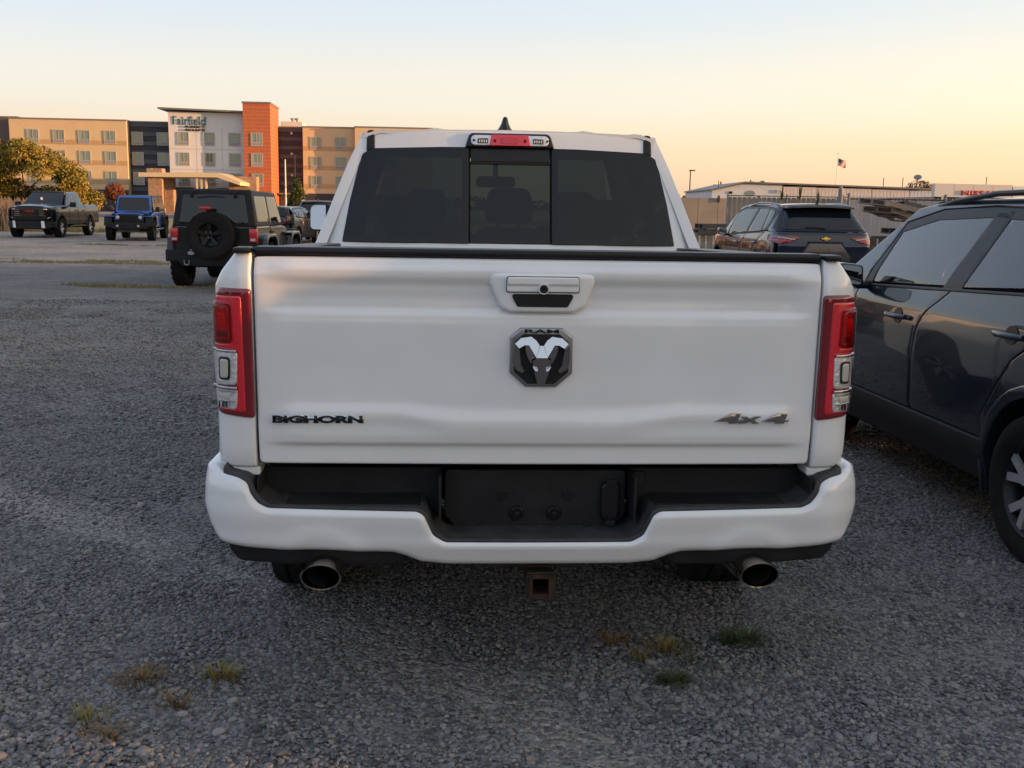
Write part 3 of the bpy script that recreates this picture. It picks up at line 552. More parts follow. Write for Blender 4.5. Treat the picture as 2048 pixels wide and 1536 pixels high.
b = MB(); b.prism([(3.50, 1.20), (3.80, 1.37), (4.02, 1.38), (4.05, 1.10), (3.6, 1.0)], lambda u, v, h: (h, u, v), -.84, .84); b.build('dashboard', 'seat', ram)
for x, y, w2 in ((-.42, 2.85, .27), (.42, 2.85, .27), (-.50, 1.99, .30), (.50, 1.99, .30), (0, 1.99, .19)):
    b = MB(); b.box(x - w2, x + w2, y, y + .50, .85, 1.0); b.prism(rnd([(x - w2, .95), (x + w2, .95), (x + w2 * .82, 1.50 if w2 < .28 else 1.44), (x - w2 * .82, 1.50 if w2 < .28 else 1.44)], .06), lambda u, v, h: (u, y + .02 - .12 * (v - .95) + h, v), -.08, .06); st = b.build('seat', 'seat', ram, bev=.03)
    hz_ = 1.52 if w2 < .28 else 1.47
    b = MB(); b.prism(rnd([(x - .12, hz_), (x + .12, hz_), (x + .10, hz_ + .17), (x - .10, hz_ + .17)], .05), lambda u, v, h: (u, y - .06 + h, v), -.05, .05); b.tube([(x - .05, y - .05, hz_ - .06), (x - .05, y - .05, hz_ + .02)], .008); b.tube([(x + .05, y - .05, hz_ - .06), (x + .05, y - .05, hz_ + .02)], .008); b.build('headrest', 'seat', st, bev=.02)
b = MB(); b.prism(rnd([(-.13, 1.72), (.13, 1.72), (.12, 1.79), (-.12, 1.79)], .03), lambda u, v, h: (u + .0, 3.50 + h, v), 0, .04); b.box(-.015, .015, 3.5, 3.56, 1.78, 1.90); b.build('inner_mirror', 'trim', ram)
sw = MB(); pts = [(-.42 + .19 * math.cos(t), 3.38 + .07 * math.sin(t), 1.28 + .17 * math.sin(t)) for t in [2 * math.pi * k / 20 for k in range(21)]]; sw.tube(pts, .016, 8, False); sw.tube([(-.58, 3.38, 1.28), (-.26, 3.38, 1.28)], .02); sw.build('steering_wheel', 'trim', ram)
# ------------------------------------------------------------------ other vehicles
P_ = {}
M['suv_glass'] = glassy('car_side_glass', (.40, .48, .45), 1, boost=2.3)
P_['graphite'] = paint('dark_graphite_paint', (.020, .029, .040), .3, .22); P_['navy'] = paint('blue_black_paint', (.010, .017, .040), .3, .22)
P_['matte_black'] = paint('dusty_black_paint', (.010, .011, .012), .1, .5, .3); P_['blue'] = paint('bright_blue_paint', (.012, .09, .42), .3, .3)
P_['black'] = paint('gloss_black_paint', (.005, .005, .008), .2, .2); P_['black'].node_tree.nodes['Principled BSDF'].inputs['Coat Weight'].default_value = .5; P_['grey'] = paint('mid_grey_paint', (.07, .07, .085), .5, .3)
hard = mat('black_hardtop', (.017, .0175, .019), .55, spec=.25, var=.2, bump=.2, bscale=300)
white_lamp = mat('lamp_glass', (.55, .55, .5), .1, .3, coat=1); gold = mat('gold_emblem', (.75, .48, .10), .25, .8); rim_l = mat('machined_alloy', (.55, .56, .58), .3, .5)
paper = mat('white_sticker', (.75, .77, .8), .7); chalk = mat('pale_decal', (.5, .5, .5), .6); amber = mat('amber_lens', (.5, .15, .02), .2, coat=1)

def suv(name, label, pos, rot, c, L, W, roof, belt, group=None, cat='SUV', detail='rear', glass_y=None, near=False, wb=(.92, 3.62), r=.35, lamp='red', wide_lamp=False, rails=True, rear_rake=.30):
    """one-box estate body; origin on the ground under the middle of the tail, nose towards +y"""
    p = empty(name, label, cat, pos, rot, group); pm = P_[c]
    Wt = [(.28, W - .06), (.42, W - .012), (.60, W - .008), (.80, W), (.98, W - .012), (1.08, W - .025), (1.14, W - .05), (1.24, W - .075), (roof - .08, W - .27), (roof, W - .33)]
    def yr(z): return .04 * max(0, (.75 - z)) + (max(0, z - belt) * rear_rake / (.5) * 1.0) + .06 * max(0, z - .9)
    def yf(z): return L - max(0, z - .6) ** 2 * .5
    rx, ry = .20, .42
    def X(y, z):
        w_ = interp(Wt, z); d = y - yr(z)
        if d < ry: w_ -= rx * (1 - math.sqrt(max(0, 1 - ((ry - max(d, 0)) / ry) ** 2)))
        d = yf(z) - y
        if d < .8: w_ -= .40 * (1 - math.sqrt(max(0, 1 - ((.8 - max(d, 0)) / .8) ** 2))) * .8
        return w_
    def Yr(x, z):
        t = abs(x) - (interp(Wt, z) - rx); return yr(z) + (ry * (1 - math.sqrt(max(0, 1 - min(1, t / rx) ** 2))) if t > 0 else 0) - .0
    y0w, y1w = wb; ar = r + .085; hoodz = belt - .10
    wind_b, wind_t = L - 1.30, L - 2.05
    for s in (-1, 1):
        F = lambda u, v, h: (s * (X(u, v) + h), u, v)
        A = lambda cy, a0, a1, n=9: [(cy + ar * math.cos(R_(a0 + (a1 - a0) * k / n)), r + ar * math.sin(R_(a0 + (a1 - a0) * k / n))) for k in range(n + 1)]
        za = .30; aa = math.degrees(math.asin((za + .02 - r) / ar))
        g = (.05, .035) if near else (.15, .09)
        b1, b2 = 1.985, y1w - ar * 1.1 - .08; b2 = max(b2, 2.95); b0 = y0w + .44
        bz = lambda y: belt - .045 * max(0, (y - 1.0)) - (0.0 if y > 1.0 else -.0)
        # quarter panel
        panel('rear_quarter', [(.18, belt + .02), (.16, .80), (.22, .50), (y0w - ar * 1.0, .48)] + A(y0w, 172, 4) + [(b0, .50), (b0 + .03, .62), (b0 - .2, .92), (b0 - .75, bz(.8) + .03)], F, pm, p, r=.008, depth=.04, grid=g)
        dr = panel('rear_door', rnd([(b0 + .006, .50), (b0 + .036, .62), (b0 - .194, .92, .2), (b0 - .74, bz(.8) + .03, 0), (b1 - .09, bz(b1 - .1), 0), (b1 + .2, bz(b1) - .20, .25), (b1 + .185, .50)], .03, 6), F, pm, p, r=.006, depth=.03, grid=g)
        df = panel('front_door', rnd([(b1 + .192, .50), (b1 + .207, bz(b1) - .20, .25), (b1 - .083, bz(b1 - .1), 0), (b2, bz(b2) - .0, 0), (b2 + .05, .80), (b2 + .03, .50)], .03, 6), F, pm, p, r=.006, depth=.03, grid=g)
        ff = panel('front_fender', [(b2 + .006, bz(b2)), (b2 + .056, .80), (b2 + .04, .45)] + A(y1w, 172, 6) + [(L - .20, .50), (L - .12, .75), (L - .16, hoodz - .08), (wind_b, hoodz + .06)], F, pm, p, r=.012, depth=.04, grid=g)
        panel('sill_cladding', [(y0w + ar + .0, .27), (y0w + ar - .01, .40), (b0 - .02, .495), (b2 + .03, .495), (y1w - ar, .42), (y1w - ar, .27)], lambda u, v, h: (s * (X(u, v) + .012 + h), u, v), 'black_plastic', p, r=.012, depth=.05, grid=g)
        for cy in wb:
            n = 16; o = [(cy + (ar + .05) * math.cos(R_(195 - 210 * k / n)), r + (ar + .05) * math.sin(R_(195 - 210 * k / n))) for k in range(n + 1)]; i_ = [(cy + (ar - .01) * math.cos(R_(-15 + 210 * k / n)), r + (ar - .01) * math.sin(R_(-15 + 210 * k / n))) for k in range(n + 1)]
            panel('arch_cladding', o + i_, lambda u, v, h: (s * (X(u, max(v, .32)) + .010 + h), u, v), 'black_plastic' if not near else pm, p, r=.01, depth=.05, grid=None)
            b = MB()
            for k in range(n): 
                a0, a1 = R_(195 - 210 * k / n), R_(195 - 210 * (k + 1) / n)
                b.add([(s * x_, cy + ar * math.cos(a), r + ar * math.sin(a)) for a in (a0, a1) for x_ in (W - .02, W - .35)], [(0, 1, 3, 2)])
            b.build('wheel_well', 'dark', p)
            wheel(p, s * (W - .11), cy, r, r, .225, r - .115, s, 5, rim_l, split=True)
        # greenhouse: pillars and frames, then panes 3 mm proud
        rl = roof - (.068 if near else .055)
        gh = [(.62, belt + .05), (b2 - .02, bz(b2) - .005), (wind_t + .28, rl - .10), (wind_t - .1, rl - .02), (1.9, rl), (.95, rl - .025), (.52, rl - .10)]
        if near:
            zt_ = lambda y: rl - (.10 if y > wind_t + .2 else .03)
            for nm, pts in (('b_pillar', [(b1 - .19, bz(b1)), (b1 + .02, bz(b1)), (b1 - .13, rl - .02), (b1 - .31, rl - .02)]), ('c_pillar', [(.93, bz(1) + .02), (1.05, bz(1) + .02), (1.14, rl - .03), (1.02, rl - .03)]),
                            ('door_header', [(.95, rl - .09), (1.9, rl - .065), (wind_t - .1, rl - .085), (wind_t + .28, rl - .165), (b2 - .16, bz(b2) + .02), (b2 - .02, bz(b2) - .005), (wind_t + .28, rl - .10), (wind_t - .1, rl - .02), (1.9, rl), (.95, rl - .025), (.60, rl - .09), (.50, belt + .12), (.62, belt + .05), (.72, bz(1) + .09), (.66, rl - .14), (.80, rl - .10)])):
                panel(nm, pts, F, 'trim', p, r=.008, depth=.03, grid=g, h0=0)
        else: panel('window_frame', rnd(gh, .05), F, 'trim', p, r=.01, depth=.03, grid=g, h0=-.004)
        panel('a_pillar', [(b2 - .04, bz(b2)), (wind_b + .12, bz(b2) - .06), (wind_b - .0, bz(b2) + .09), (wind_t + .22, roof - .085), (wind_t - .15, roof - .03), (1.2, roof - .025), (.55, roof - .06), (.40, belt + .10), (.18, belt + .02), (.40, belt + .02), (.60, belt + .05), (.53, rl - .09), (.95, rl - .022), (1.9, rl + .003), (wind_t - .1, rl - .018), (wind_t + .28, rl - .098)], F, pm, p, r=.006, depth=.03, grid=g, h0=.004)
        for nm, pts in (('front_window', [(b2 - .13, bz(b2) + .028), (wind_t + .30, rl - .155), (wind_t - .05, rl - .075), (b1 - .40, rl - .05), (b1 - .15, rl - .055), (b1 - .02, bz(b1) + .025)]),
                        ('rear_window', [(b1 - .15, bz(b1) + .025), (b1 - .29, rl - .06), (1.25, rl - .06), (1.10, rl - .07), (1.02, bz(1) + .035)]),
                        ('quarter_window', [(.96, bz(1) + .035), (1.04, rl - .075), (.80, rl - .09), (.66, rl - .14), (.74, bz(1) + .10)])):
            panel(nm, rnd(pts, .03), F, 'suv_glass' if near else 'dglass', p, r=.002, depth=0 if near else .004, grid=g, h0=-.004 if near else .001)
        panel('belt_trim', [(.85, bz(1) + .018), (b2 - .03, bz(b2) + .012), (b2 - .03, bz(b2) - .004), (.85, bz(1) + .002)], lambda u, v, h: (s * (X(u, v) + .006 + h), u, v), 'trim', p, r=.004, depth=.01, grid=(.3, 1))
        for d, y0, z0 in ((dr, b1 - .92, bz(1.3) - .185), (df, b1 + .30, bz(2.4) - .165)):
            b = MB(); b.tube([(s * (X(y0, z0) + .02), y0, z0), (s * (X(y0, z0) + .042), y0 + .05, z0), (s * (X(y0, z0) + .042), y0 + .20, z0), (s * (X(y0, z0) + .018), y0 + .26, z0)], [.014, .017, .015, .012], 10); b.v = [(x, y, z0 + (z - z0) * 1.0) for x, y, z in b.v]; h_ = b.build('handle', pm, d, ang=60)
            o = circle(y0 + .13, z0, .045, 18, sx=1.3); panel('handle_cup', o, lambda u, v, h: (s * (X(u, v) + h), u, v), 'trim', h_, r=0, depth=0, grid=None, h0=.004)
        # mirror
        my = b2 - .14; mz = bz(b2) + .075; b = MB()
        b.prism(rnd([(s * (W + .01), mz - .085), (s * (W + .20), mz - .065, .05), (s * (W + .185), mz + .075, .05), (s * (W + .02), mz + .06)], .03, 5), lambda u, v, h: (u, my + h, v), -.05, .09)
        mi = b.build('door_mirror', pm, p, bev=.03, seg=3); b = MB(); b.prism(rnd([(s * (W + .03), mz - .065), (s * (W + .185), mz - .05, .04), (s * (W + .17), mz + .06, .04), (s * (W + .035), mz + .05)], .02, 4), lambda u, v, h: (u, my + h, v), -.053, -.050); b.build('mirror_glass', 'mirror', mi)
        b = MB(); b.tube([(s * (W - .10), my + .03, mz - .07), (s * (W + .04), my + .02, mz - .07)], .025); b.build('mirror_arm', 'trim', mi)
        if rails:
            b = MB(); pts = [(s * (W - .31), .70, roof - .045), (s * (W - .30), .85, roof - .022), (s * (W - .285), 1.4, roof + .004), (s * (W - .28), 1.9, roof - .002), (s * (W - .285), 2.35, roof - .040), (s * (W - .29), 2.6, roof - .08)]; b.tube(pts, .016); b.build('roof_rail', 'trim' if near else pm, p)
    # roof, hood, tailgate, glass front and back
    def rz(x, y): return roof + .0 - .030 * (x / (W - .3)) ** 2 - .10 * max(0, (y - 1.9)) ** 2 / 1.0 - .06 * max(0, .9 - y) ** 2
    panel('roof', rnd([(-(W - .30), .42), (W - .30, .42), (W - .31, wind_t), (-(W - .31), wind_t)], .10), lambda u, v, h: (u, v, rz(u, v) + h), pm, p, r=.03, depth=.03, grid=(.1, .15))
    panel('spoiler', rnd([(-(W - .33), .26), (W - .33, .26), (W - .31, .55), (-(W - .31), .55)], .06), lambda u, v, h: (u, v, rz(u, .45) - .012 + h - .05 * (.5 - v)), pm if detail == 'rear' else 'trim', p, r=.02, depth=.02, grid=(.1, .1))
    panel('hood', rnd([(-(W - .16), wind_b + .05), (-(W - .22), L - .25, .2), (W - .22, L - .25, .2), (W - .16, wind_b + .05)], .06), lambda u, v, h: (u, v, hoodz + .08 - .18 * max(0, (v - wind_b) / 1.3) ** 1.6 - .05 * (u / W) ** 2 + h), pm, p, r=.03, depth=.05, grid=(.12, .15))
    panel('windscreen', rnd([(-(W - .18), 0), (W - .18, 0), (W - .30, 1), (-(W - .30), 1)], .03), lambda u, v, h: (u, wind_b + .10 + (wind_t - wind_b - .10) * v + .10 * (1 - (u / W) ** 2) * (1 - v * .6), hoodz + .06 + (roof - .04 - hoodz - .06) * v + h), 'dglass', p, r=0, depth=0, grid=(.15, .2))
    FR = REAR(Yr); gz = belt + .05
    tg = panel('tailgate', rnd([(-(W - .10), gz - .02), (-(W - .13), .62, .06), (W - .13, .62, .06), (W - .10, gz - .02)], .03), REAR(lambda x, z: Yr(x, z) - .02 * math.exp(-((z - .98) / .05) ** 2)), pm, p, r=.01, depth=.05, grid=(.07, .04))
    panel('rear_frame', rnd([(-(W - .10), gz - .01), (W - .10, gz - .01), (W - .30, roof - .05), (-(W - .30), roof - .05)], .03), FR, 'trim', p, r=.01, depth=.04, grid=(.07, .05), h0=-.004)
    panel('rear_glass', rnd([(-(W - .19), gz + .03), (W - .19, gz + .03), (W - .355, roof - .09), (-(W - .355), roof - .09)], .04), FR, 'dglass', p, r=.004, depth=.005, grid=(.08, .06), h0=.004)
    b = MB(); b.tube([(.02, Yr(0, gz + .06) - .03, gz + .05), (-.20, Yr(.3, gz + .07) - .03, gz + .075), (-.36, Yr(.3, gz + .07) - .025, gz + .072)], .009); b.build('rear_wiper', 'trim', p)
    bp = panel('rear_bumper', rnd([(-(W - .02), .66), (-(W - .02), .36, .05), (-.5, .26, .05), (.5, .26, .05), (W - .02, .36, .05), (W - .02, .66)], .03), REAR(lambda x, z: Yr(x, z) - .055 + .03 * abs(z - .55)), pm, p, r=.02, depth=.05, grid=(.06, .05))
    panel('bumper_insert', rnd([(-(W - .2), .44), (-(W - .3), .27), (W - .3, .27), (W - .2, .44)], .04), REAR(lambda x, z: Yr(x, z) - .055 + .03 * abs(z - .55)), 'black_plastic', p, r=.01, depth=.02, grid=(.1, .06), h0=.012)
    panel('front_bumper', rnd([(-(W - .12), .74), (-(W - .1), .32, .05), (W - .1, .32, .05), (W - .12, .74)], .04), lambda u, v, h: (u, L - .02 - .30 * (abs(u) / W) ** 4 + h - .1 * abs(v - .5), v), pm, p, r=.03, depth=.1, grid=(.1, .08))
    panel('grille', rnd([(-(W - .35), hoodz - .10), (-(W - .45), .62), (W - .45, .62), (W - .35, hoodz - .10)], .04), lambda u, v, h: (u, L - .03 - .30 * (abs(u) / W) ** 4 + h, v), 'trim', p, r=.02, depth=.1, grid=(.1, .08))
    for s in (-1, 1):
        hl = panel('headlight', rnd([(s * (W - .33), hoodz - .10), (s * (W - .12), hoodz - .10), (s * (W - .13), hoodz - .22), (s * (W - .40), hoodz - .2)], .02), lambda u, v, h: (u, L - .06 - .42 * (abs(u) / W) ** 4 + h, v), white_lamp, p, r=.01, depth=.06, grid=(.06, .05))
        if wide_lamp:
            lp = rnd([(s * .44, belt - .075), (s * .60, belt - .035), (s * (W - .03), belt - .02), (s * (W - .02), belt - .13), (s * (W - .12), belt - .195), (s * .68, belt - .16)], .02)
        else: lp = rnd([(s * .52, belt - .06), (s * (W - .02), belt - .02), (s * (W - .02), belt - .18), (s * .56, belt - .20)], .03)
        tl = panel('taillight', lp, FR, 'red_deep', p, r=.01, depth=.03, grid=(.05, .04), h0=.020)
        cxl = sum(q[0] for q in lp) / len(lp); czl = sum(q[1] for q in lp) / len(lp)
        panel('lamp_strip', rnd([(s * .56, belt - .095), (s * .78, belt - .062), (s * (W - .05), belt - .05), (s * (W - .05), belt - .062), (s * .78, belt - .085), (s * .58, belt - .115)], .004), FR, chalk if wide_lamp else 'red_bright', tl, r=.002, depth=.004, grid=(.05, .04), h0=.026)
        panel('lamp_strip', rnd([(s * .62, belt - .13), (s * (W - .05), belt - .10), (s * (W - .06), belt - .13), (s * .68, belt - .15)], .004), FR, 'red_bright', tl, r=.002, depth=.004, grid=(.05, .04), h0=.026)
        b = MB(); b.box(s * (W - .30), s * (W - .12), -.045, -.03, .50, .53); b.v = [(x, Yr(x, .5) - .07 + (y + .045), z) for x, y, z in b.v]; b.build('reflector', 'red_in', p)
    if wide_lamp:       # dark trapezoid with the number plate place, gold cross emblem
        tr = panel('plate_surround', rnd([(-.52, .70), (-.30, belt - .165), (.30, belt - .165), (.52, .70)], .03), REAR(lambda x, z: Yr(x, z) + .0), P_['grey'], p, r=.01, depth=.02, grid=(.1, .05), h0=.028)
        for s in (-1, 1): panel('surround_edge', [(s * .565, .66), (s * .325, belt - .155), (s * .30, belt - .165), (s * .52, .66)], FR, 'trim', p, r=.002, depth=.02, grid=None, h0=.032)
        panel('surround_edge', [(-.33, belt - .135), (.33, belt - .135), (.30, belt - .168), (-.30, belt - .168)], FR, 'trim', p, r=.002, depth=.02, grid=None, h0=.036)
        em = [(-.085, -.008), (-.078, .022), (-.032, .022), (-.036, .036), (.030, .036), (.034, .022), (.085, .022), (.078, -.008), (.032, -.008), (.036, -.026), (-.030, -.026), (-.034, -.008)]
        panel('emblem', [(x, belt - .090 + z) for x, z in em], FR, gold, p, r=.003, depth=.006, grid=None, h0=.040)
        for x in (-.085, .085):
            for z in (.845, .93): 
                b = MB(); b.lathe([(Yr(0, .9) - .06, .001), (Yr(0, .9) - .06, .007), (Yr(0, .9) - .03, .008)], 10, (x, 0, z), 'Y'); b.build('plate_screw', 'satin', tr)
    b = MB(); b.prism([(.36, roof - .02), (.44, roof - .02), (.40, roof + .07), (.35, roof + .085)], lambda u, v, h: (h, u + .18, v), -.022, .022); b.build('roof_antenna', pm, p, bev=.008)
    # dark core so that nothing shows through the gaps
    b = MB(); b.box(-(W - .16), W - .16, .38, L - .55, .30, belt - .03); 
    if not near: b.prism([(.60, belt - .05), (wind_b + .0, hoodz + .03), (wind_t - .02, roof - .08), (.75, roof - .08)], lambda u, v, h: (h, u, v), -(W - .33), W - .33)
    b.build('inner_body', 'dark', p)
    if near:
        for x, y in ((-.38, 2.15), (.38, 2.15), (-.38, 1.15), (.38, 1.15)):
            b = MB(); b.prism(rnd([(x - .24, .9), (x + .24, .9), (x + .20, 1.36), (x - .20, 1.36)], .06), lambda u, v, h: (u, y - .25 * (v - .9) + h, v), -.07, .07); st = b.build('seat', 'seat', p, bev=.03)
            b = MB(); b.prism(rnd([(x - .11, 1.40), (x + .11, 1.40), (x + .09, 1.55), (x - .09, 1.55)], .05), lambda u, v, h: (u, y - .14 + h, v), -.05, .05); b.build('headrest', 'seat', st, bev=.02)
        b = MB(); b.prism([(2.75, 1.12), (3.1, 1.20), (3.45, 1.15), (3.45, 1.0), (2.8, 1.0)], lambda u, v, h: (h, u, v), -.72, .72); b.build('dashboard', 'seat', p)
        b = MB(); b.tube([(-.38 + .18 * math.cos(t), 2.66 + .06 * math.sin(t), 1.17 + .17 * math.sin(t)) for t in [2 * math.pi * k / 20 for k in range(21)]], .015, 8, False); b.build('steering_wheel', 'trim', p)
    return p

suv('suv', 'dark graphite SUV close by on the right, cut off by the edge of the picture', (3.39, 3.86, 0), 4.6, 'graphite', 4.60, .94, 1.715, 1.235, near=True, rear_rake=.3)
suv('suv', 'tall dark SUV added beyond the graphite one to shade the white pickup, outside the picture to the right', (6.3, 2.02, 0), 4, 'graphite', 4.9, 1.0, 2.02, 1.32, wb=(1.0, 3.8), r=.37)  # unseen SUV added to keep direct sun off the white tailgate
suv('suv', 'dark blue-black SUV with a gold cross emblem on its tailgate, parked before the slatted fence', (5.72, 19.5, 0), 4, 'navy', 4.85, .975, 1.76, 1.20, wide_lamp=True, wb=(1.05, 3.91), r=.38, rear_rake=.42)
suv('suv', 'grey SUV seen from behind just left of the white pickup mirror', (-8.2, 44, 0), 4, 'grey', 5.05, .99, 1.74, 1.15, wb=(1.1, 4.1), r=.40)
suv('hatchback', 'small dark car half hidden behind the black off-roader, one red lamp showing', (-9.35, 40.5, 0), -6, 'graphite', 4.3, .88, 1.50, 1.05, cat='car', wb=(.85, 3.45), r=.32, rails=False)

# ---- square off-roaders
def offroader(name, label, pos, rot, c, L=4.05, doors=1, rear=True, front=True):
    p = empty(name, label, 'off-roader', pos, rot); pm = P_[c]; r = .42; W = .79; y0w = .72; y1w = L - .72; cowl = L - 1.45; hz0 = 1.12
    b = MB(); b.box(-.70, .70, .10, L - .5, .50, 1.08); b.build('inner_tub', 'dark', p)
    for s in (-1, 1):
        F = lambda u, v, h: (s * (W - .02 * max(0, v - .9) + h), u, v)
        A = lambda cy, n=8: [(cy + .50 * math.cos(R_(175 - 170 * k / n)), .42 + .42 * math.sin(R_(175 - 170 * k / n))) for k in range(n + 1)]
        panel('tub_side', [(0, 1.16), (0, .52), (.20, .50)] + A(y0w) + [(1.25, .50), (1.25, 1.16)], F, pm, p, r=.015, depth=.05, grid=(.15, .1))
        dy = [(1.26, cowl - .02)] if doors == 1 else [(1.26, 2.05), (2.06, cowl - .02)]
        for a, c_ in dy:
            d = panel('door', rnd([(a, 1.15), (a, .52), (c_, .52), (c_, 1.15)], .05), F, pm, p, r=.012, depth=.03, grid=(.15, .1), h0=.008)
            b = MB(); b.box(s * (W + .02), s * (W + .045), a + .06, a + .22, 1.02, 1.05); b.build('handle', 'trim', d, bev=.006)
            for zz in (.72, .98):
                b = MB(); b.box(s * (W + .01), s * (W + .04), c_ - .07, c_ + .03, zz, zz + .04); b.build('hinge', pm, d)
        panel('cowl_side', [(cowl, 1.14), (cowl, .52), (y1w - .52, .50), (y1w - .46, .80), (y1w - .2, .98), (cowl + .25, 1.10)], F, pm, p, r=.012, depth=.04, grid=(.15, .1))
        panel('hood_side', [(cowl + .02, 1.13), (cowl + .02, .80), (L - .30, .80), (L - .30, 1.05)], lambda u, v, h: (s * (.62 - .06 * (u - cowl) + h), u, v), pm, p, r=.012, depth=.03, grid=(.15, .1))
        for cy, back in ((y0w, 1), (y1w, 0)):
            o = [(cy - .58, .62), (cy - .50, .93), (cy - .30, 1.01), (cy + .30, 1.01), (cy + .50, .93), (cy + .60, .60), (cy + .52, .60), (cy + .44, .88), (cy + .27, .95), (cy - .27, .95), (cy - .44, .88), (cy - .50, .62)]
            b = MB(); b.prism(o, lambda u, v, h: (s * h, u, v), W - .14 if not back else W - .01, W + .15); b.build('fender_flare', 'matte' in c and pm or 'black_plastic', p, bev=.02)
            wheel(p, s * (W + .005), cy, r, r, .27, .225, s, 5, 'trim', knob=22)
        b = MB(); b.box(s * (W - .05), s * (W + .10), y0w + .55, y1w - .55, .42, .47); b.build('side_step', 'satin' if c == 'blue' else 'trim', p, bev=.015)
        # hardtop sides
        G = lambda u, v, h: (s * (W - .005 - (v - 1.14) * .16 + h), u, v)
        sl0 = .03
        top = [(sl0 + .00, 1.16), (sl0 + .06, 1.80), (cowl - .32, 1.80), (cowl - .02, 1.16)]
        panel('top_side', top, G, hard, p, r=.02, depth=.04, grid=(.15, .1))
        wins = [(.16, 1.18)] if doors == 1 else [(.16, .98), (1.02, 2.02)]
        for a, c_ in wins: panel('side_window', rnd([(a, 1.24), (a + .04, 1.72), (c_, 1.72), (c_, 1.24)], .05), G, 'dglass', p, r=.003, depth=.01, grid=(.2, .1), h0=.004)
        a = 1.30 if doors == 1 else 2.08
        panel('side_window', rnd([(a, 1.20), (a, 1.72), (cowl - .42, 1.72), (cowl - .15, 1.20)], .04), G, 'dglass', p, r=.003, depth=.01, grid=(.2, .1), h0=.004)
        b = MB(); b.prism(rnd([(s * .86, 1.15), (s * 1.03, 1.15), (s * 1.03, 1.36), (s * .86, 1.36)], .03), lambda u, v, h: (u, cowl - .05 + h, v), -.04, .08); m_ = b.build('door_mirror', 'trim', p, bev=.02)
        b = MB(); b.box(s * .88, s * 1.01, cowl - .095, cowl - .092, 1.17, 1.34); b.build('mirror_glass', 'mirror', m_)
        b = MB(); b.tube([(s * .74, cowl - .02, 1.13), (s * .90, cowl - .02, 1.20)], .02); b.build('mirror_arm', 'trim', m_)
    panel('roof', rnd([(-.68, .08), (.68, .08), (.66, cowl - .30), (-.66, cowl - .30)], .06), lambda u, v, h: (u, v, 1.845 - .03 * (u / .7) ** 2 + h - .02 * max(0, v - 1.4)), hard, p, r=.04, depth=.04, grid=(.12, .2))
    panel('windscreen_frame', rnd([(-.72, 1.12), (.72, 1.12), (.64, 1.80), (-.64, 1.80)], .06), lambda u, v, h: (u, cowl + .02 - (v - 1.12) * .42 + h, v), pm, p, r=.02, depth=.05, grid=(.2, .1))
    panel('windscreen', rnd([(-.65, 1.19), (.65, 1.19), (.58, 1.73), (-.58, 1.73)], .05), lambda u, v, h: (u, cowl + .02 - (v - 1.12) * .42 + h, v), 'dglass', p, r=.003, depth=.01, grid=(.2, .1), h0=.006)
    panel('hood', rnd([(-.64, cowl + .04), (.64, cowl + .04), (.54, L - .30), (-.54, L - .30)], .05), lambda u, v, h: (u, v, 1.17 - .06 * (v - cowl) - .04 * (u / .6) ** 2 + .012 * (abs(u) < .32) + h), pm, p, r=.03, depth=.05, grid=(.05, .2))
    for s in (-1, 1):
        b = MB(); b.box(s * .54, s * .92, y1w - .50, y1w + .52, .955, .985); b.build('front_fender_top', pm if c == 'blue' else 'black_plastic', p, bev=.012)
    # nose: seven-slot grille, round lamps, bumper
    g = panel('grille', rnd([(-.60, 1.07), (-.57, .66), (.57, .66), (.60, 1.07)], .10), lambda u, v, h: (u, L - .28 + h - .04 * (u / .6) ** 2, v), pm if c != 'blue' else 'trim', p, r=.02, depth=.05, grid=(.1, .1))
    for k in range(7):
        x = -.27 + .09 * k; panel('grille_slot', rnd([(x - .028, 1.01), (x - .028, .76), (x + .028, .76), (x + .028, 1.01)], .02), lambda u, v, h: (u, L - .28 + h - .04 * (u / .6) ** 2, v), 'dark', g, r=.002, depth=.01, grid=None, h0=.006)
    for s in (-1, 1):
        b = MB(); b.lathe([(-.02, .10), (.035, .098), (.04, .088), (.012, .08)], 24, (s * .435, L - .29, .93), 'Y'); hl = b.build('headlight', 'trim', p)
        b = MB(); b.lathe([(.012, .084), (.025, .05), (.032, .001)], 24, (s * .435, L - .29, .93), 'Y'); b.build('lamp_lens', white_lamp, hl)
        b = MB(); b.box(s * .68, s * .88, L - .26, L - .235, .86, .90); b.build('indicator', white_lamp, p, bev=.008)
        b = MB(); b.lathe([(0, .05), (.02, .045), (.021, .001)], 16, (s * .40, L + .02, .60), 'Y'); b.build('fog_light', white_lamp, p)
    panel('front_bumper', rnd([(-.84, .72), (-.86, .56), (-.5, .47), (.5, .47), (.86, .56), (.84, .72)], .04), lambda u, v, h: (u, L + .02 - .10 * (abs(u) / .86) ** 3 + h, v), 'black_plastic', p, r=.02, depth=.14, grid=(.15, .1))
    b = MB(); b.box(-.42, .42, L - .25, L - .05, .36, .48); b.tube([(-.7, y1w, .40), (.7, y1w, .40)], .05); b.tube([(-.7, y0w, .40), (.7, y0w, .40)], .05); b.tube([(0, y0w - .12, .40), (0, y0w + .12, .40)], .13); b.box(-.45, .45, .2, L - .4, .44, .52); b.build('underbody', 'steel', p)
    # tail
    FRr = flat_rear(0)
    panel('tub_rear', rnd([(-.77, 1.16), (-.78, .56), (.78, .56), (.77, 1.16)], .04), FRr, pm, p, r=.02, depth=.08, grid=(.2, .1))
    RG = REAR(lambda x, z: .0 + (z - 1.16) * .10)
    hb = panel('hardtop_rear', rnd([(-.775, 1.15), (.775, 1.15), (.675, 1.835), (-.675, 1.835)], .05), RG, hard, p, r=.03, depth=.08, grid=(.2, .1))
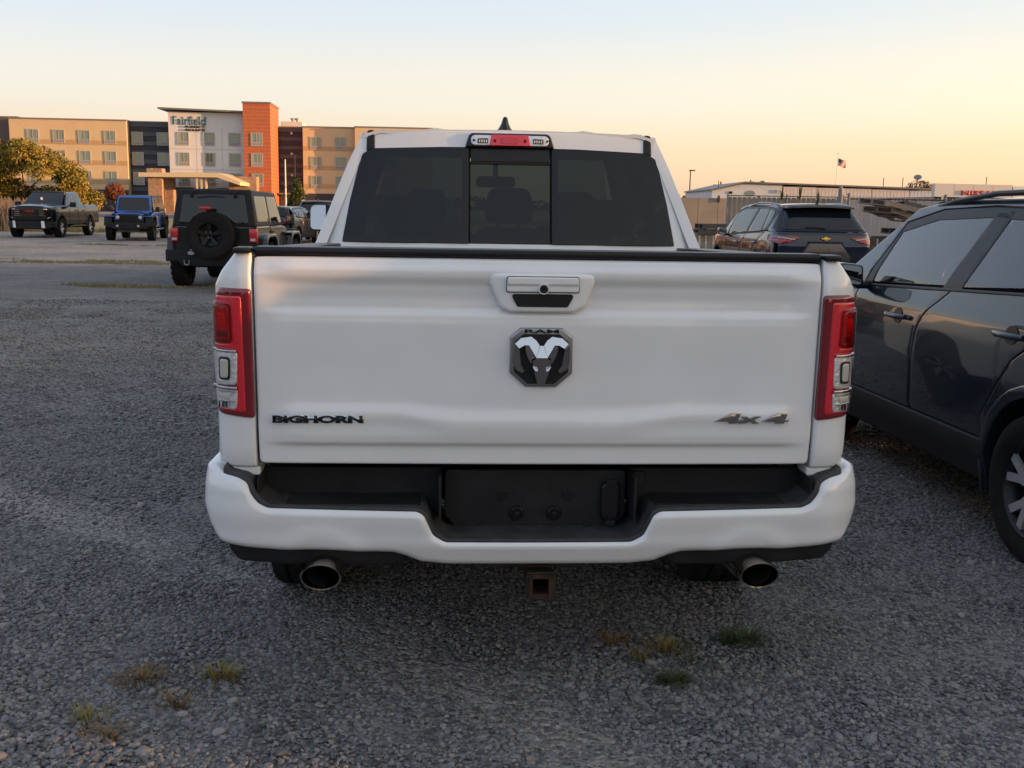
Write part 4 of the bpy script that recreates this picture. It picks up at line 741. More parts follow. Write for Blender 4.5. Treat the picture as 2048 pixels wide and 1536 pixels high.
    panel('rear_glass', rnd([(-.64, 1.20), (.64, 1.20), (.565, 1.74), (-.565, 1.74)], .05), RG, 'dglass', p, r=.004, depth=.01, grid=(.15, .1), h0=.012)
    for s in (-1, 1):
        b = MB(); b.box(s * .37, s * .43, .01, .06, 1.68, 1.80); b.build('glass_hinge', 'trim', p, bev=.005)
        b = MB(); b.box(s * .655, s * .80, -.06, .04, .87, 1.12); tl = b.build('taillight', 'red_in', p, bev=.012)
        b = MB(); b.box(s * .68, s * .77, -.064, -.06, .895, .94); b.build('reversing_window', chalk, tl)
    b = MB(); b.box(-.20, .0, -.23, -.16, 1.46, 1.515); b.tube([(-.10, -.18, 1.44), (-.10, -.12, 1.15)], .02); b.build('high_stop_lamp', 'red_in', p, bev=.008)
    b = MB(); b.tube([(-.30, .02, 1.68), (-.02, .03, 1.705), (.20, .035, 1.69)], .010); b.build('rear_wiper', 'trim', p)
    # spare wheel on the tail
    sp = MB(); w_ = wheel(p, 0, 0, 0, .42, .27, .225, 1, 5, 'trim', knob=22); w_.name = 'spare_wheel'
    w_.rotation_euler = (0, 0, R_(-90)); w_.location = (-.02, -.19, 1.00)
    for s in (-1, 1):
        for q in (.04,):
            b = MB(); b.lathe([(-.02, .001), (-.02, .012), (0, .012)], 10, (-.02 + s * q, -.31, 1.06), 'Y'); b.build('wheel_nut', 'chrome', p)
    b = MB(); b.lathe([(-.01, .001), (-.01, .012), (0, .012)], 10, (-.02, -.32, .96), 'Y'); b.build('wheel_nut', 'chrome', p)
    panel('rear_bumper', rnd([(-.90, .72), (-.90, .50), (-.66, .50), (-.60, .42), (.60, .42), (.66, .50), (.90, .50), (.90, .72)], .02), flat_rear(-.06), 'black_plastic', p, r=.012, depth=.14, grid=(.3, .2))
    for s in (-1, 1):
        b = MB(); pts = [(s * .50 + .045 * math.cos(t), -.10, .485 + .05 * math.sin(t)) for t in [math.pi * (1 + k / 8) for k in range(9)]]; b.tube([(s * .50 - .045, -.10, .53)] + pts + [(s * .50 + .045, -.10, .53)], .010); b.build('tow_shackle', 'satin', p)
    b = MB(); b.lathe([(0, .04), (.06, .04)], 12, (-.35, -.02, .40), 'Y'); b.build('exhaust_tip', 'steel', p)
    b = MB(); b.prism(circle(-.42, .66, .035, 18, sx=1.9), FRr, .075, .078); b.prism([(-.45, .71), (-.39, .71), (-.42, .735)], FRr, .075, .078); b.build('round_decal', chalk, p)
    return p
offroader('off_roader', 'black two-door off-roader seen from behind with a spare wheel on its tail', (-5.58, 19.7, 0), 1.5, 'matte_black', 4.0, 1)
offroader('off_roader', 'bright blue off-roader with a black slotted grille, facing the camera', (-16.3, 47.1, 0), 190, 'blue', 4.7, 2)

# ---- black pickup facing the camera at far left
def pickup(pos, rot):
    p = empty('pickup_truck', 'black crew-cab pickup with chrome grille bars, facing the camera at far left', 'pickup truck', pos, rot); pm = P_['black']; L, W, r = 5.89, 1.0, .42; y0w, y1w = 1.22, 4.90; cowl = 4.55; hz_ = 1.33
    b = MB(); b.box(-.86, .86, .1, 5.6, .62, 1.18); b.build('inner_body', 'dark', p)
    for s in (-1, 1):
        def X(y, z):
            w_ = interp([(.5, W - .03), (.7, W), (1.15, W), (1.3, W - .04), (1.42, W - .12), (1.90, W - .29)], z); d = L - y
            return w_ - (.34 * (1 - math.sqrt(max(0, 1 - ((.7 - max(0, d)) / .7) ** 2))) if d < .7 else 0)
        F = lambda u, v, h: (s * (X(u, v) + h), u, v)
        A = lambda cy: [(cy + .53 * math.cos(R_(178 - 176 * k / 10)), .44 + .53 * math.sin(R_(178 - 176 * k / 10))) for k in range(11)]
        panel('box_side', [(0, 1.38), (0, .58), (y0w - .55, .56)] + A(y0w) + [(1.85, .58), (1.85, 1.38)], F, pm, p, r=.02, depth=.05, grid=(.15, .08))
        d1 = panel('rear_door', rnd([(1.87, 1.30), (1.87, .56), (2.85, .56), (2.85, 1.30)], .05), F, pm, p, r=.01, depth=.03, grid=(.15, .08))
        d2 = panel('front_door', rnd([(2.86, 1.30), (2.86, .56), (3.95, .56), (3.95, 1.30)], .05), F, pm, p, r=.01, depth=.03, grid=(.15, .08))
        panel('front_fender', [(3.96, 1.33), (3.96, .56), (y1w - .55, .54)] + A(y1w) + [(5.50, .60), (5.70, .70), (5.72, 1.22), (cowl, 1.36)], F, pm, p, r=.02, depth=.05, grid=(.12, .08))
        for d_, y_ in ((d1, 2.0), (d2, 3.0)):
            b = MB(); b.box(s * (W + .01), s * (W + .04), y_, y_ + .2, 1.12, 1.16); b.build('handle', 'trim', d_, bev=.01)
        for cy in (y0w, y1w):
            n = 14; o = [(cy + .60 * math.cos(R_(185 - 190 * k / n)), .44 + .60 * math.sin(R_(185 - 190 * k / n))) for k in range(n + 1)]; i_ = [(cy + .50 * math.cos(R_(-5 + 190 * k / n)), .44 + .50 * math.sin(R_(-5 + 190 * k / n))) for k in range(n + 1)]
            panel('arch_cladding', o + i_, lambda u, v, h: (s * (W + .012 + h - (.05 if u > 5.2 else 0)), u, v), 'black_plastic', p, r=.012, depth=.08, grid=None)
            wheel(p, s * (W - .12), cy, r, r, .29, .25, s, 6, rim_l, knob=26)
        panel('cab_side', rnd([(1.90, 1.28), (2.02, 1.88), (3.42, 1.90), (4.22, 1.30)], .05), F, pm, p, r=.02, depth=.04, grid=(.15, .08))
        panel('side_window', rnd([(2.10, 1.36), (2.16, 1.80), (2.80, 1.82), (2.84, 1.35)], .05), F, 'dglass', p, r=.002, depth=.01, grid=(.2, .1), h0=.004)
        panel('side_window', rnd([(2.93, 1.35), (2.90, 1.82), (3.38, 1.82), (3.98, 1.36)], .05), F, 'dglass', p, r=.002, depth=.01, grid=(.2, .1), h0=.004)
        b = MB(); b.box(s * (W + .03), s * (W + .28), 3.86, 3.98, 1.28, 1.50); m_ = b.build('door_mirror', 'trim', p, bev=.03)
        b = MB(); b.box(s * (W + .05), s * (W + .26), 3.855, 3.858, 1.30, 1.48); b.build('mirror_glass', 'mirror', m_)
        b = MB(); b.tube([(s * (W - .08), 3.92, 1.32), (s * (W + .06), 3.92, 1.38)], .025); b.build('mirror_arm', 'trim', m_)
        b = MB(); b.box(s * (W - .12), s * (W + .04), 1.95, 4.0, .44, .50); b.build('side_step', 'trim', p, bev=.02)
        # headlamp: C shaped light round a dark window
        N_ = lambda u, v, h: (u, L - .06 - .36 * max(0, (abs(u) - .45) / .5) ** 2.2 + h, v)
        hl = panel('headlight', rnd([(s * .60, 1.18), (s * .93, 1.18), (s * .90, .90), (s * .70, .86)], .02), N_, 'dglass', p, r=.01, depth=.05, grid=(.05, .06), h0=.02)
        panel('lamp_outline', [(s * .58, 1.20), (s * .95, 1.20), (s * .92, .88), (s * .70, .80), (s * .70, .825), (s * .885, .90), (s * .90, 1.165), (s * .58, 1.17)], N_, white_lamp, hl, r=.003, depth=.01, grid=(.05, .06), h0=.028)
        panel('fog_recess', rnd([(s * .78, .74), (s * .94, .78), (s * .92, .58), (s * .80, .56)], .02), N_, 'trim', p, r=.01, depth=.02, grid=(.05, .06), h0=.02)
    N_ = lambda u, v, h: (u, L - .06 - .36 * max(0, (abs(u) - .45) / .5) ** 2.2 + h, v)
    panel('front_face', rnd([(-.96, 1.24), (-.96, .66), (.96, .66), (.96, 1.24)], .06), N_, pm, p, r=.03, depth=.1, grid=(.06, .08), h0=0)
    g = panel('grille', rnd([(-.60, 1.20), (-.68, .84), (-.5, .74), (.5, .74), (.68, .84), (.60, 1.20)], .04), N_, 'dark', p, r=.01, depth=.03, grid=(.1, .1), h0=.012)
    for k in range(5):
        z = 1.165 - .082 * k; w2 = .60 + .015 * k; b = MB(); b.box(-w2, w2, L - .045, L - .025, z - .010, z + .010)
        b.v = [(x, y - .36 * max(0, (abs(x) - .45) / .5) ** 2.2, z_) for x, y, z_ in b.v]; b.build('grille_bar', 'dark_chrome' if k else 'chrome', g)
    for s in (-1, 1):
        for k in range(4): b = MB(); z = 1.155 - .075 * k; b.box(s * .40, s * .60, L - .05 - .03, L - .018 - .02, z - .016, z + .012); b.build('chrome_fin', 'chrome', g)
    b = MB(); b.prism(rnd([(-.23, 1.16), (.23, 1.16), (.25, 1.11), (.21, 1.03), (-.21, 1.03), (-.25, 1.11)], .02), N_, .02, .045); b.build('emblem_surround', 'dark', g)
    text('emblem_letters', 'GMC', g, mat('red_letters', (.20, .012, .015), .3, .3), .36, .075, Matrix.Translation((.18, L + .0, 1.06)) @ Matrix.Rotation(math.pi, 4, 'Z'), .012, offset=.03, label='red letters reading GMC')
    panel('front_bumper', rnd([(-.98, .68), (-.96, .46), (-.6, .36), (.6, .36), (.96, .46), (.98, .68)], .05), lambda u, v, h: (u, L + .02 - .34 * max(0, (abs(u) - .4) / .6) ** 2.2 + h, v), 'black_plastic', p, r=.03, depth=.12, grid=(.08, .08))
    for x, sl_ in ((-.55, 0), (.62, 0)):
        panel('white_tag', [(x - .06, .70), (x + .06, .70), (x + .045, .42), (x - .085, .42)], lambda u, v, h: (u, L + .045 - .34 * max(0, (abs(u) - .4) / .6) ** 2.2 + h, v), paper, p, r=0, depth=.004, grid=(.05, .05), label='white paper strip hanging over the front bumper')
    panel('hood', rnd([(-.86, cowl - .32), (.86, cowl - .32), (.84, L - .12, .1), (-.84, L - .12, .1)], .05), lambda u, v, h: (u, v, 1.40 - .05 * (v - cowl) - .10 * max(0, v - 5.3) - .05 * (u / .86) ** 2 + .03 * (abs(u) < .5) + h), pm, p, r=.04, depth=.06, grid=(.06, .15))
    panel('windscreen', rnd([(-.80, 0), (.80, 0), (.68, 1), (-.68, 1)], .05), lambda u, v, h: (u, 4.28 - .78 * v + .10 * (1 - (u / .85) ** 2), 1.33 + .55 * v + h), 'dglass', p, r=0, depth=0, grid=(.15, .15))
    b = MB(); b.box(.08, .16, 4.02, 4.03, 1.52, 1.68); b.build('window_sticker', paper, p)
    panel('roof', rnd([(-.71, 2.0), (.71, 2.0), (.70, 3.55), (-.70, 3.55)], .08), lambda u, v, h: (u, v, 1.95 - .03 * (u / .7) ** 2 + h), pm, p, r=.05, depth=.05, grid=(.12, .2))
    b = MB(); b.prism([(1.9, 1.30), (4.25, 1.30), (3.5, 1.88), (2.05, 1.88)], lambda u, v, h: (h, u, v), -.66, .66); b.build('cab_core', 'dark', p)
    b = MB(); b.box(-.96, .96, 0, .06, .70, 1.38); b.build('tailgate', pm, p, bev=.01); b = MB(); b.box(-.5, .5, .3, 5.4, .50, .62); b.tube([(-.8, y0w, .42), (.8, y0w, .42)], .06); b.build('chassis', 'steel', p)
pickup((-20.6, 50.0, 0), 184)
# ------------------------------------------------------------------ ground
def ground_mat():
    m = bpy.data.materials.new('crushed_stone'); m.use_nodes = True; nt = m.node_tree; b = nt.nodes['Principled BSDF']; b.inputs['Roughness'].default_value = .9; b.inputs['Specular IOR Level'].default_value = .25
    tc = nt.nodes.new('ShaderNodeTexCoord'); O = tc.outputs['Object']
    def vor(sc, feat='F1'):
        v = nt.nodes.new('ShaderNodeTexVoronoi'); v.inputs['Scale'].default_value = sc; v.feature = feat; nt.links.new(O, v.inputs['Vector']); return v
    def noi(sc, d=6, r=.6):
        v = nt.nodes.new('ShaderNodeTexNoise'); v.inputs['Scale'].default_value = sc; v.inputs['Detail'].default_value = d; v.inputs['Roughness'].default_value = r; nt.links.new(O, v.inputs['Vector']); return v
    v1, v2 = vor(62), vor(23)
    sp = nt.nodes.new('ShaderNodeSeparateColor'); nt.links.new(v1.outputs['Color'], sp.inputs[0])
    r = nt.nodes.new('ShaderNodeValToRGB'); nt.links.new(sp.outputs[0], r.inputs[0]); r.color_ramp.elements[0].color = (.07, .068, .068, 1); r.color_ramp.elements[1].color = (.255, .245, .235, 1)
    e = r.color_ramp.elements.new(.55); e.color = (.165, .16, .155, 1)
    n1 = noi(.22, 5, .6); r1 = nt.nodes.new('ShaderNodeValToRGB'); nt.links.new(n1.outputs['Fac'], r1.inputs[0]); r1.color_ramp.elements[0].position = .35; r1.color_ramp.elements[1].position = .66
    r1.color_ramp.elements[0].color = (.84, .84, .85, 1); r1.color_ramp.elements[1].color = (1.38, 1.32, 1.26, 1)
    mx = nt.nodes.new('ShaderNodeMix'); mx.data_type = 'RGBA'; mx.blend_type = 'MULTIPLY'; mx.inputs[0].default_value = 1; nt.links.new(r.outputs[0], mx.inputs[6]); nt.links.new(r1.outputs[0], mx.inputs[7])
    n3 = noi(1.6, 8, .7); r3 = nt.nodes.new('ShaderNodeValToRGB'); nt.links.new(n3.outputs['Fac'], r3.inputs[0]); r3.color_ramp.elements[0].position = .3; r3.color_ramp.elements[1].position = .7
    r3.color_ramp.elements[0].color = (.75, .75, .77, 1); r3.color_ramp.elements[1].color = (1.2, 1.2, 1.18, 1)
    m2 = nt.nodes.new('ShaderNodeMix'); m2.data_type = 'RGBA'; m2.blend_type = 'MULTIPLY'; m2.inputs[0].default_value = 1; nt.links.new(mx.outputs[2], m2.inputs[6]); nt.links.new(r3.outputs[0], m2.inputs[7])
    # the drive lane farther back is finer, paler and a little browner
    sx = nt.nodes.new('ShaderNodeSeparateXYZ'); nt.links.new(O, sx.inputs[0]); n4 = noi(.12, 3); ad = nt.nodes.new('ShaderNodeMath'); ad.operation = 'MULTIPLY_ADD'; ad.inputs[1].default_value = 14; nt.links.new(n4.outputs['Fac'], ad.inputs[0]); nt.links.new(sx.outputs['Y'], ad.inputs[2])
    mr = nt.nodes.new('ShaderNodeMapRange'); mr.inputs[1].default_value = 31; mr.inputs[2].default_value = 37; nt.links.new(ad.outputs[0], mr.inputs[0])
    m3 = nt.nodes.new('ShaderNodeMix'); m3.data_type = 'RGBA'; nt.links.new(mr.outputs[0], m3.inputs[0]); nt.links.new(m2.outputs[2], m3.inputs[6])
    m4 = nt.nodes.new('ShaderNodeMix'); m4.data_type = 'RGBA'; m4.blend_type = 'MULTIPLY'; m4.inputs[0].default_value = 1; m4.inputs[7].default_value = (2.0, 1.74, 1.55, 1); nt.links.new(m2.outputs[2], m4.inputs[6]); nt.links.new(m4.outputs[2], m3.inputs[7])
    # two faint curved wheel tracks of crushed fines
    dv = nt.nodes.new('ShaderNodeVectorMath'); dv.operation = 'DISTANCE'; dv.inputs[1].default_value = (-12, -8, 0); nt.links.new(O, dv.inputs[0]); prev = m3.outputs[2]
    for R0 in (14.75, 16.4):
        s1 = nt.nodes.new('ShaderNodeMath'); s1.operation = 'SUBTRACT'; s1.inputs[1].default_value = R0; nt.links.new(dv.outputs['Value'], s1.inputs[0]); s2 = nt.nodes.new('ShaderNodeMath'); s2.operation = 'ABSOLUTE'; nt.links.new(s1.outputs[0], s2.inputs[0])
        s3 = nt.nodes.new('ShaderNodeMapRange'); s3.inputs[1].default_value = .06; s3.inputs[2].default_value = .26; s3.inputs[3].default_value = .55; s3.inputs[4].default_value = 0; nt.links.new(s2.outputs[0], s3.inputs[0])
        q = nt.nodes.new('ShaderNodeMix'); q.data_type = 'RGBA'; nt.links.new(s3.outputs[0], q.inputs[0]); nt.links.new(prev, q.inputs[6]); g_ = nt.nodes.new('ShaderNodeMix'); g_.data_type = 'RGBA'; g_.blend_type = 'MULTIPLY'; g_.inputs[0].default_value = 1; g_.inputs[7].default_value = (1.6, 1.52, 1.45, 1); nt.links.new(prev, g_.inputs[6]); nt.links.new(g_.outputs[2], q.inputs[7]); prev = q.outputs[2]
    nt.links.new(prev, b.inputs['Base Color'])
    ma = nt.nodes.new('ShaderNodeMath'); ma.operation = 'ADD'; nt.links.new(v1.outputs['Distance'], ma.inputs[0]); ml = nt.nodes.new('ShaderNodeMath'); ml.operation = 'MULTIPLY'; ml.inputs[1].default_value = 1.5; nt.links.new(v2.outputs['Distance'], ml.inputs[0]); nt.links.new(ml.outputs[0], ma.inputs[1])
    bp = nt.nodes.new('ShaderNodeBump'); bp.invert = True; bp.inputs['Strength'].default_value = .9; bp.inputs['Distance'].default_value = .012; nt.links.new(ma.outputs[0], bp.inputs['Height']); nt.links.new(bp.outputs[0], b.inputs['Normal'])
    return m
gm = ground_mat()
def relief_z(x, y):
    return .018 * noise.noise(Vector((x * .8, y * .8, 0))) + .012 * noise.noise(Vector((x * 2.3, y * 2.3, 4))) if abs(x) < 40 and y < 50 else 0
# one sheet out to the horizon, finely divided near the camera
xs = sorted(set([-3000, -900, -300, -120, -60, -40] + [-30 + i * 1.0 for i in range(20)] + [-10 + .25 * i for i in range(81)] + [11 + i for i in range(20)] + [40, 60, 120, 300, 900, 3000]))
ys = sorted(set([-3000, -600, -100, -20, -6] + [.25 * i for i in range(56)] + [14 + i for i in range(40)] + [60, 90, 140, 300, 900, 3000]))
vv = [(x, y, relief_z(x, y) if -10 < x < 10 and -5 < y < 14 else 0) for y in ys for x in xs]; nx = len(xs)
ff = [(j * nx + i, j * nx + i + 1, (j + 1) * nx + i + 1, (j + 1) * nx + i) for j in range(len(ys) - 1) for i in range(nx - 1)]
gr = mkobj('gravel_ground', vv, ff, gm); gr['kind'] = 'structure'
def sheet(name, pts, z, m, kind='structure'):
    o = mkobj(name, [(x, y, z) for x, y in pts], [tuple(range(len(pts)))], m); o['kind'] = kind; return o
verge = mat('dry_verge_grass', (.16, .14, .06), .95, color2=(.30, .24, .11), scale=.8)
sheet('grass_verge', [(-200, 53), (-3, 55), (40, 54), (200, 60), (200, 118), (-200, 118)], .004, verge)
sheet('asphalt_road', [(-300, 100), (300, 104), (300, 128), (-300, 126)], .008, mat('asphalt', (.06, .06, .065), .9, var=.2, scale=3))

# loose stones near the camera: one mass of gravel
pebm = bpy.data.materials.new('pebbles'); pebm.use_nodes = True; _n = pebm.node_tree; _b = _n.nodes['Principled BSDF']; _b.inputs['Roughness'].default_value = .85; _b.inputs['Specular IOR Level'].default_value = .3
_o = _n.nodes.new('ShaderNodeObjectInfo'); _r = _n.nodes.new('ShaderNodeValToRGB'); _n.links.new(_o.outputs['Random'], _r.inputs[0])
for _q in (.3, .55, .8, .92): _r.color_ramp.elements.new(_q)
for _i, (_p, _c) in enumerate(((0, (.085, .083, .086)), (.3, (.15, .147, .148)), (.55, (.205, .20, .197)), (.8, (.26, .252, .245)), (.92, (.28, .235, .205)), (1, (.33, .31, .29)))): _r.color_ramp.elements[_i].color = (*_c, 1)
_t = _n.nodes.new('ShaderNodeTexNoise'); _t.inputs['Scale'].default_value = 4; _tc = _n.nodes.new('ShaderNodeTexCoord'); _n.links.new(_tc.outputs['Object'], _t.inputs[0])
_m = _n.nodes.new('ShaderNodeMix'); _m.data_type = 'RGBA'; _m.blend_type = 'MULTIPLY'; _m.inputs[0].default_value = .6; _n.links.new(_r.outputs[0], _m.inputs[6]); _n.links.new(_t.outputs['Fac'], _m.inputs[7])
_g = _n.nodes.new('ShaderNodeMix'); _g.data_type = 'RGBA'; _g.blend_type = 'MULTIPLY'; _g.inputs[0].default_value = 1; _g.inputs[7].default_value = (1.25, 1.25, 1.25, 1); _n.links.new(_m.outputs[2], _g.inputs[6]); _n.links.new(_g.outputs[2], _b.inputs['Base Color'])
pc = bpy.data.collections.new('pebble_shapes')
for k in range(7):
    bm = bmesh.new(); bmesh.ops.create_icosphere(bm, subdivisions=2 if k < 3 else 1, radius=1)
    for v in bm.verts:
        d = v.co.normalized(); n_ = noise.noise(d * 1.1 + Vector((k * 7.1, 3, 1))); v.co = d * (1 + .55 * n_); v.co.z *= .62; v.co.x *= 1.15
    me = bpy.data.meshes.new('pebble'); bm.to_mesh(me); bm.free(); me.materials.append(pebm); me.polygons.foreach_set('use_smooth', [k < 3] * len(me.polygons))
    pc.objects.link(bpy.data.objects.new('pebble', me))
def scatter(name, P, S):
    """points with a per-point scale, pebbles instanced on them"""
    me = bpy.data.meshes.new(name); me.vertices.add(len(P)); me.vertices.foreach_set('co', P.astype(np.float32).ravel()); a = me.attributes.new('size', 'FLOAT', 'POINT'); a.data.foreach_set('value', S.astype(np.float32)); me.update()
    o = bpy.data.objects.new(name, me); COL.objects.link(o)
    ng = bpy.data.node_groups.new(name + '_nodes', 'GeometryNodeTree'); ng.interface.new_socket('Geometry', in_out='INPUT', socket_type='NodeSocketGeometry'); ng.interface.new_socket('Geometry', in_out='OUTPUT', socket_type='NodeSocketGeometry')
    n = ng.nodes; gi = n.new('NodeGroupInput'); go = n.new('NodeGroupOutput'); ip = n.new('GeometryNodeInstanceOnPoints'); ci = n.new('GeometryNodeCollectionInfo'); ci.inputs['Collection'].default_value = pc; ci.inputs['Separate Children'].default_value = True; ci.inputs['Reset Children'].default_value = True
    rv = n.new('FunctionNodeRandomValue'); rv.data_type = 'FLOAT_VECTOR'; rv.inputs[0].default_value = (-.5, -.5, 0); rv.inputs[1].default_value = (.5, .5, 6.28)
    na = n.new('GeometryNodeInputNamedAttribute'); na.data_type = 'FLOAT'; na.inputs['Name'].default_value = 'size'
    l = ng.links; l.new(gi.outputs[0], ip.inputs['Points']); l.new(ci.outputs[0], ip.inputs['Instance']); ip.inputs['Pick Instance'].default_value = True
    l.new(rv.outputs[0], ip.inputs['Rotation']); l.new(na.outputs[0], ip.inputs['Scale']); l.new(ip.outputs[0], go.inputs[0])
    md = o.modifiers.new('scatter', 'NODES'); md.node_group = ng; o['kind'] = 'stuff'; return o
pts = []; sz = []
for y0, y1, dn, sm_, sM in ((1.9, 3.4, 6400, .0042, .0108), (3.4, 5, 5000, .0042, .0105), (5, 7.5, 2800, .0055, .0115), (7.5, 11, 1200, .0065, .013), (11, 17, 450, .008, .015)):
    wd = .56 * y1 + .7; n_ = int((y1 - y0) * 2 * wd * dn); x = rng.uniform(-wd, wd, n_); y = rng.uniform(y0, y1, n_)
    keep = np.abs(x) < .56 * y + .7; x, y = x[keep], y[keep]
    cl = np.array([noise.noise(Vector((a * .9, b_ * .9, 9))) for a, b_ in zip(x, y)])
    keep = rng.random(len(x)) < .88 + 1.0 * cl; x, y = x[keep], y[keep]; cl = cl[keep]
    tr_ = np.minimum(np.abs(np.hypot(x + 12, y + 8) - 14.75), np.abs(np.hypot(x + 12, y + 8) - 16.4)); tk = np.clip(1 - (tr_ / .17) ** 2, 0, 1); kp = rng.random(len(x)) > .5 * tk; x, y, cl, tk = x[kp], y[kp], cl[kp], tk[kp]
    s_ = sm_ + (sM - sm_) * rng.random(len(x)) ** 1.6 + .003 * np.clip(cl, 0, 1); s_ *= .93 * (1 - .3 * tk); big = rng.random(len(x)) < .012; s_[big] *= rng.uniform(1.4, 2.3, big.sum())
    z = np.array([relief_z(a, b_) for a, b_ in zip(x, y)]) + s_ * .25
    pts.append(np.stack([x, y, z], 1)); sz.append(s_)
scatter('loose_gravel', np.concatenate(pts), np.concatenate(sz))

# ------------------------------------------------------------------ weeds
def blades(n, hgt, spread, lean, wdt, seed):
    r = random.Random(seed); v = []; f = []
    for i in range(n):
        a = r.uniform(0, 6.28); d = r.uniform(0, spread) ; x, y = math.cos(a) * d, math.sin(a) * d * .7; b2 = a + r.uniform(-.8, .8); h = hgt * r.uniform(.5, 1.2); l = lean * r.uniform(.3, 1.2)
        px, py = -math.sin(b2) * wdt, math.cos(b2) * wdt; k = len(v); dx, dy = math.cos(b2), math.sin(b2)
        for t in (0, .4, .75): v += [(x + dx * l * t ** 1.6 - px * (1 - t * .6), y + dy * l * t ** 1.6 - py * (1 - t * .6), h * math.sin(t * 1.5)), (x + dx * l * t ** 1.6 + px * (1 - t * .6), y + dy * l * t ** 1.6 + py * (1 - t * .6), h * math.sin(t * 1.5))]
        v.append((x + dx * l, y + dy * l, h * .93)); f += [(k, k + 1, k + 3, k + 2), (k + 2, k + 3, k + 5, k + 4), (k + 4, k + 5, k + 6)]
    return v, f
wm = {'g': mat('green_weed', (.06, .085, .028), .8, var=.4, scale=9), 'y': mat('yellow_weed', (.30, .24, .05), .8, color2=(.10, .10, .03), scale=9), 'o': mat('rusty_weed', (.24, .14, .045), .8, color2=(.10, .08, .03), scale=9)}
for (x, y, k, n_, sp_, lab) in (
 (.87, 3.71, 'g', 230, .075, 'green grass tuft nearest the right exhaust tip, the widest of the right-hand weeds'), (.57, 3.37, 'g', 130, .045, 'green grass tuft nearest the bottom edge under the hitch, right of centre'),
 (.58, 3.62, 'y', 70, .07, 'yellow straggling weed between the two green grass tufts'), (.48, 3.54, 'y', 26, .03, 'thin upright yellow weed, short line of blades left of the yellow straggling one'),
 (.39, 3.67, 'o', 50, .05, 'brownish weed nearest the hitch, leftmost of the right-hand weeds'), (.64, 3.52, 'g', 22, .03, 'tiny dark low weed between the yellow straggling weed and the lower green tuft'),
 (-1.23, 3.33, 'o', 110, .085, 'rusty sprawling weed left of the left exhaust tip'), (-.97, 3.35, 'y', 90, .06, 'yellowish bushy weed below and left of the left exhaust tip'),
 (-1.07, 3.16, 'o', 50, .05, 'small rusty weed below the two sprawling ones at left'), (-1.30, 3.04, 'y', 36, .05, 'small yellow weed near the lower left, between stones'), (-1.20, 2.94, 'o', 50, .06, 'low brown weed closest to the lower left corner')):
    v, f = blades(int(n_ * 1.4), .038 if k != 'y' else .048, sp_ * 1.25, .055, .0019, int(x * 997) + 5)
    o = mkobj('weed', v, f, wm[k], smooth=False); o.location = (x, y, relief_z(x, y) + .002); tag(o, lab, 'weed', 'weeds growing through the gravel')
# thin grass strips across the lot
def grass_patch(name, cx, cy, rx, ry, n, hgt, m, wdt=.006, seed=1, col=None):
    r = random.Random(seed); v = []; f = []
    for i in range(n):
        a = r.uniform(0, 6.28); d = math.sqrt(r.random()); x, y = cx + math.cos(a) * d * rx, cy + math.sin(a) * d * ry
        if noise.noise(Vector((x * .7, y * 1.2, seed))) < -.05: continue
        h = hgt * r.uniform(.4, 1.3); b2 = r.uniform(0, 6.28); k = len(v); l = h * r.uniform(.1, .7)
        v += [(x - wdt, y, 0), (x + wdt, y, 0), (x + math.cos(b2) * l * .5 + wdt * .7, y + math.sin(b2) * l * .5, h * .6), (x + math.cos(b2) * l * .5 - wdt * .7, y + math.sin(b2) * l * .5, h * .6), (x + math.cos(b2) * l, y + math.sin(b2) * l, h)]
        f += [(k, k + 1, k + 2, k + 3), (k + 3, k + 2, k + 4)]
    o = mkobj(name, v, f, m, smooth=False); o['kind'] = 'stuff'; return o
dry = mat('dry_grass', (.26, .21, .09), .9, color2=(.14, .13, .045), scale=3)
grass_patch('dry_grass', -11.0, 27.5, 4.8, .9, 3200, .05, dry, .008, 3); grass_patch('dry_grass', -6.6, 28.2, 2.6, .5, 800, .05, dry, .012, 4)
grass_patch('dry_grass', -7.3, 19.8, 1.8, .35, 1500, .05, dry, .008, 5); grass_patch('dry_grass', -13.8, 38.5, 2.2, .5, 500, .05, dry, .015, 8); grass_patch('green_ground_cover', -2.57, 8.18, .25, .3, 200, .03, wm['g'], .004, 6); grass_patch('green_ground_cover', -2.55, 5.75, .38, .1, 160, .025, wm['g'], .004, 7)
grass_patch('verge_grass', -20, 54.5, 22, 2.2, 9000, .22, dry, .02, 9); grass_patch('verge_grass', 8, 29.6, 9, .8, 4000, .15, dry, .012, 10)
# tall plumed grass at the far left
v, f = [], []; r = random.Random(4)
for i in range(2600):
    x, y = r.uniform(-31.5, -24.2), r.uniform(52, 57); h = r.uniform(.9, 1.75) * (1 - .35 * max(0, (x + 26) / 2)); w2 = .02; l = r.uniform(-.4, .4); k = len(v)
    v += [(x - w2, y, 0), (x + w2, y, 0), (x + l * .4 + w2, y, h * .7), (x + l * .4 - w2, y, h * .7), (x + l + .05, y, h * .85), (x + l * .8, y, h)]; f += [(k, k + 1, k + 2, k + 3), (k + 3, k + 2, k + 4, k + 5)]
o = mkobj('tall_grass', v, f, mat('straw_grass', (.22, .16, .10), .9, color2=(.34, .25, .17), scale=2), smooth=False); o['kind'] = 'stuff'

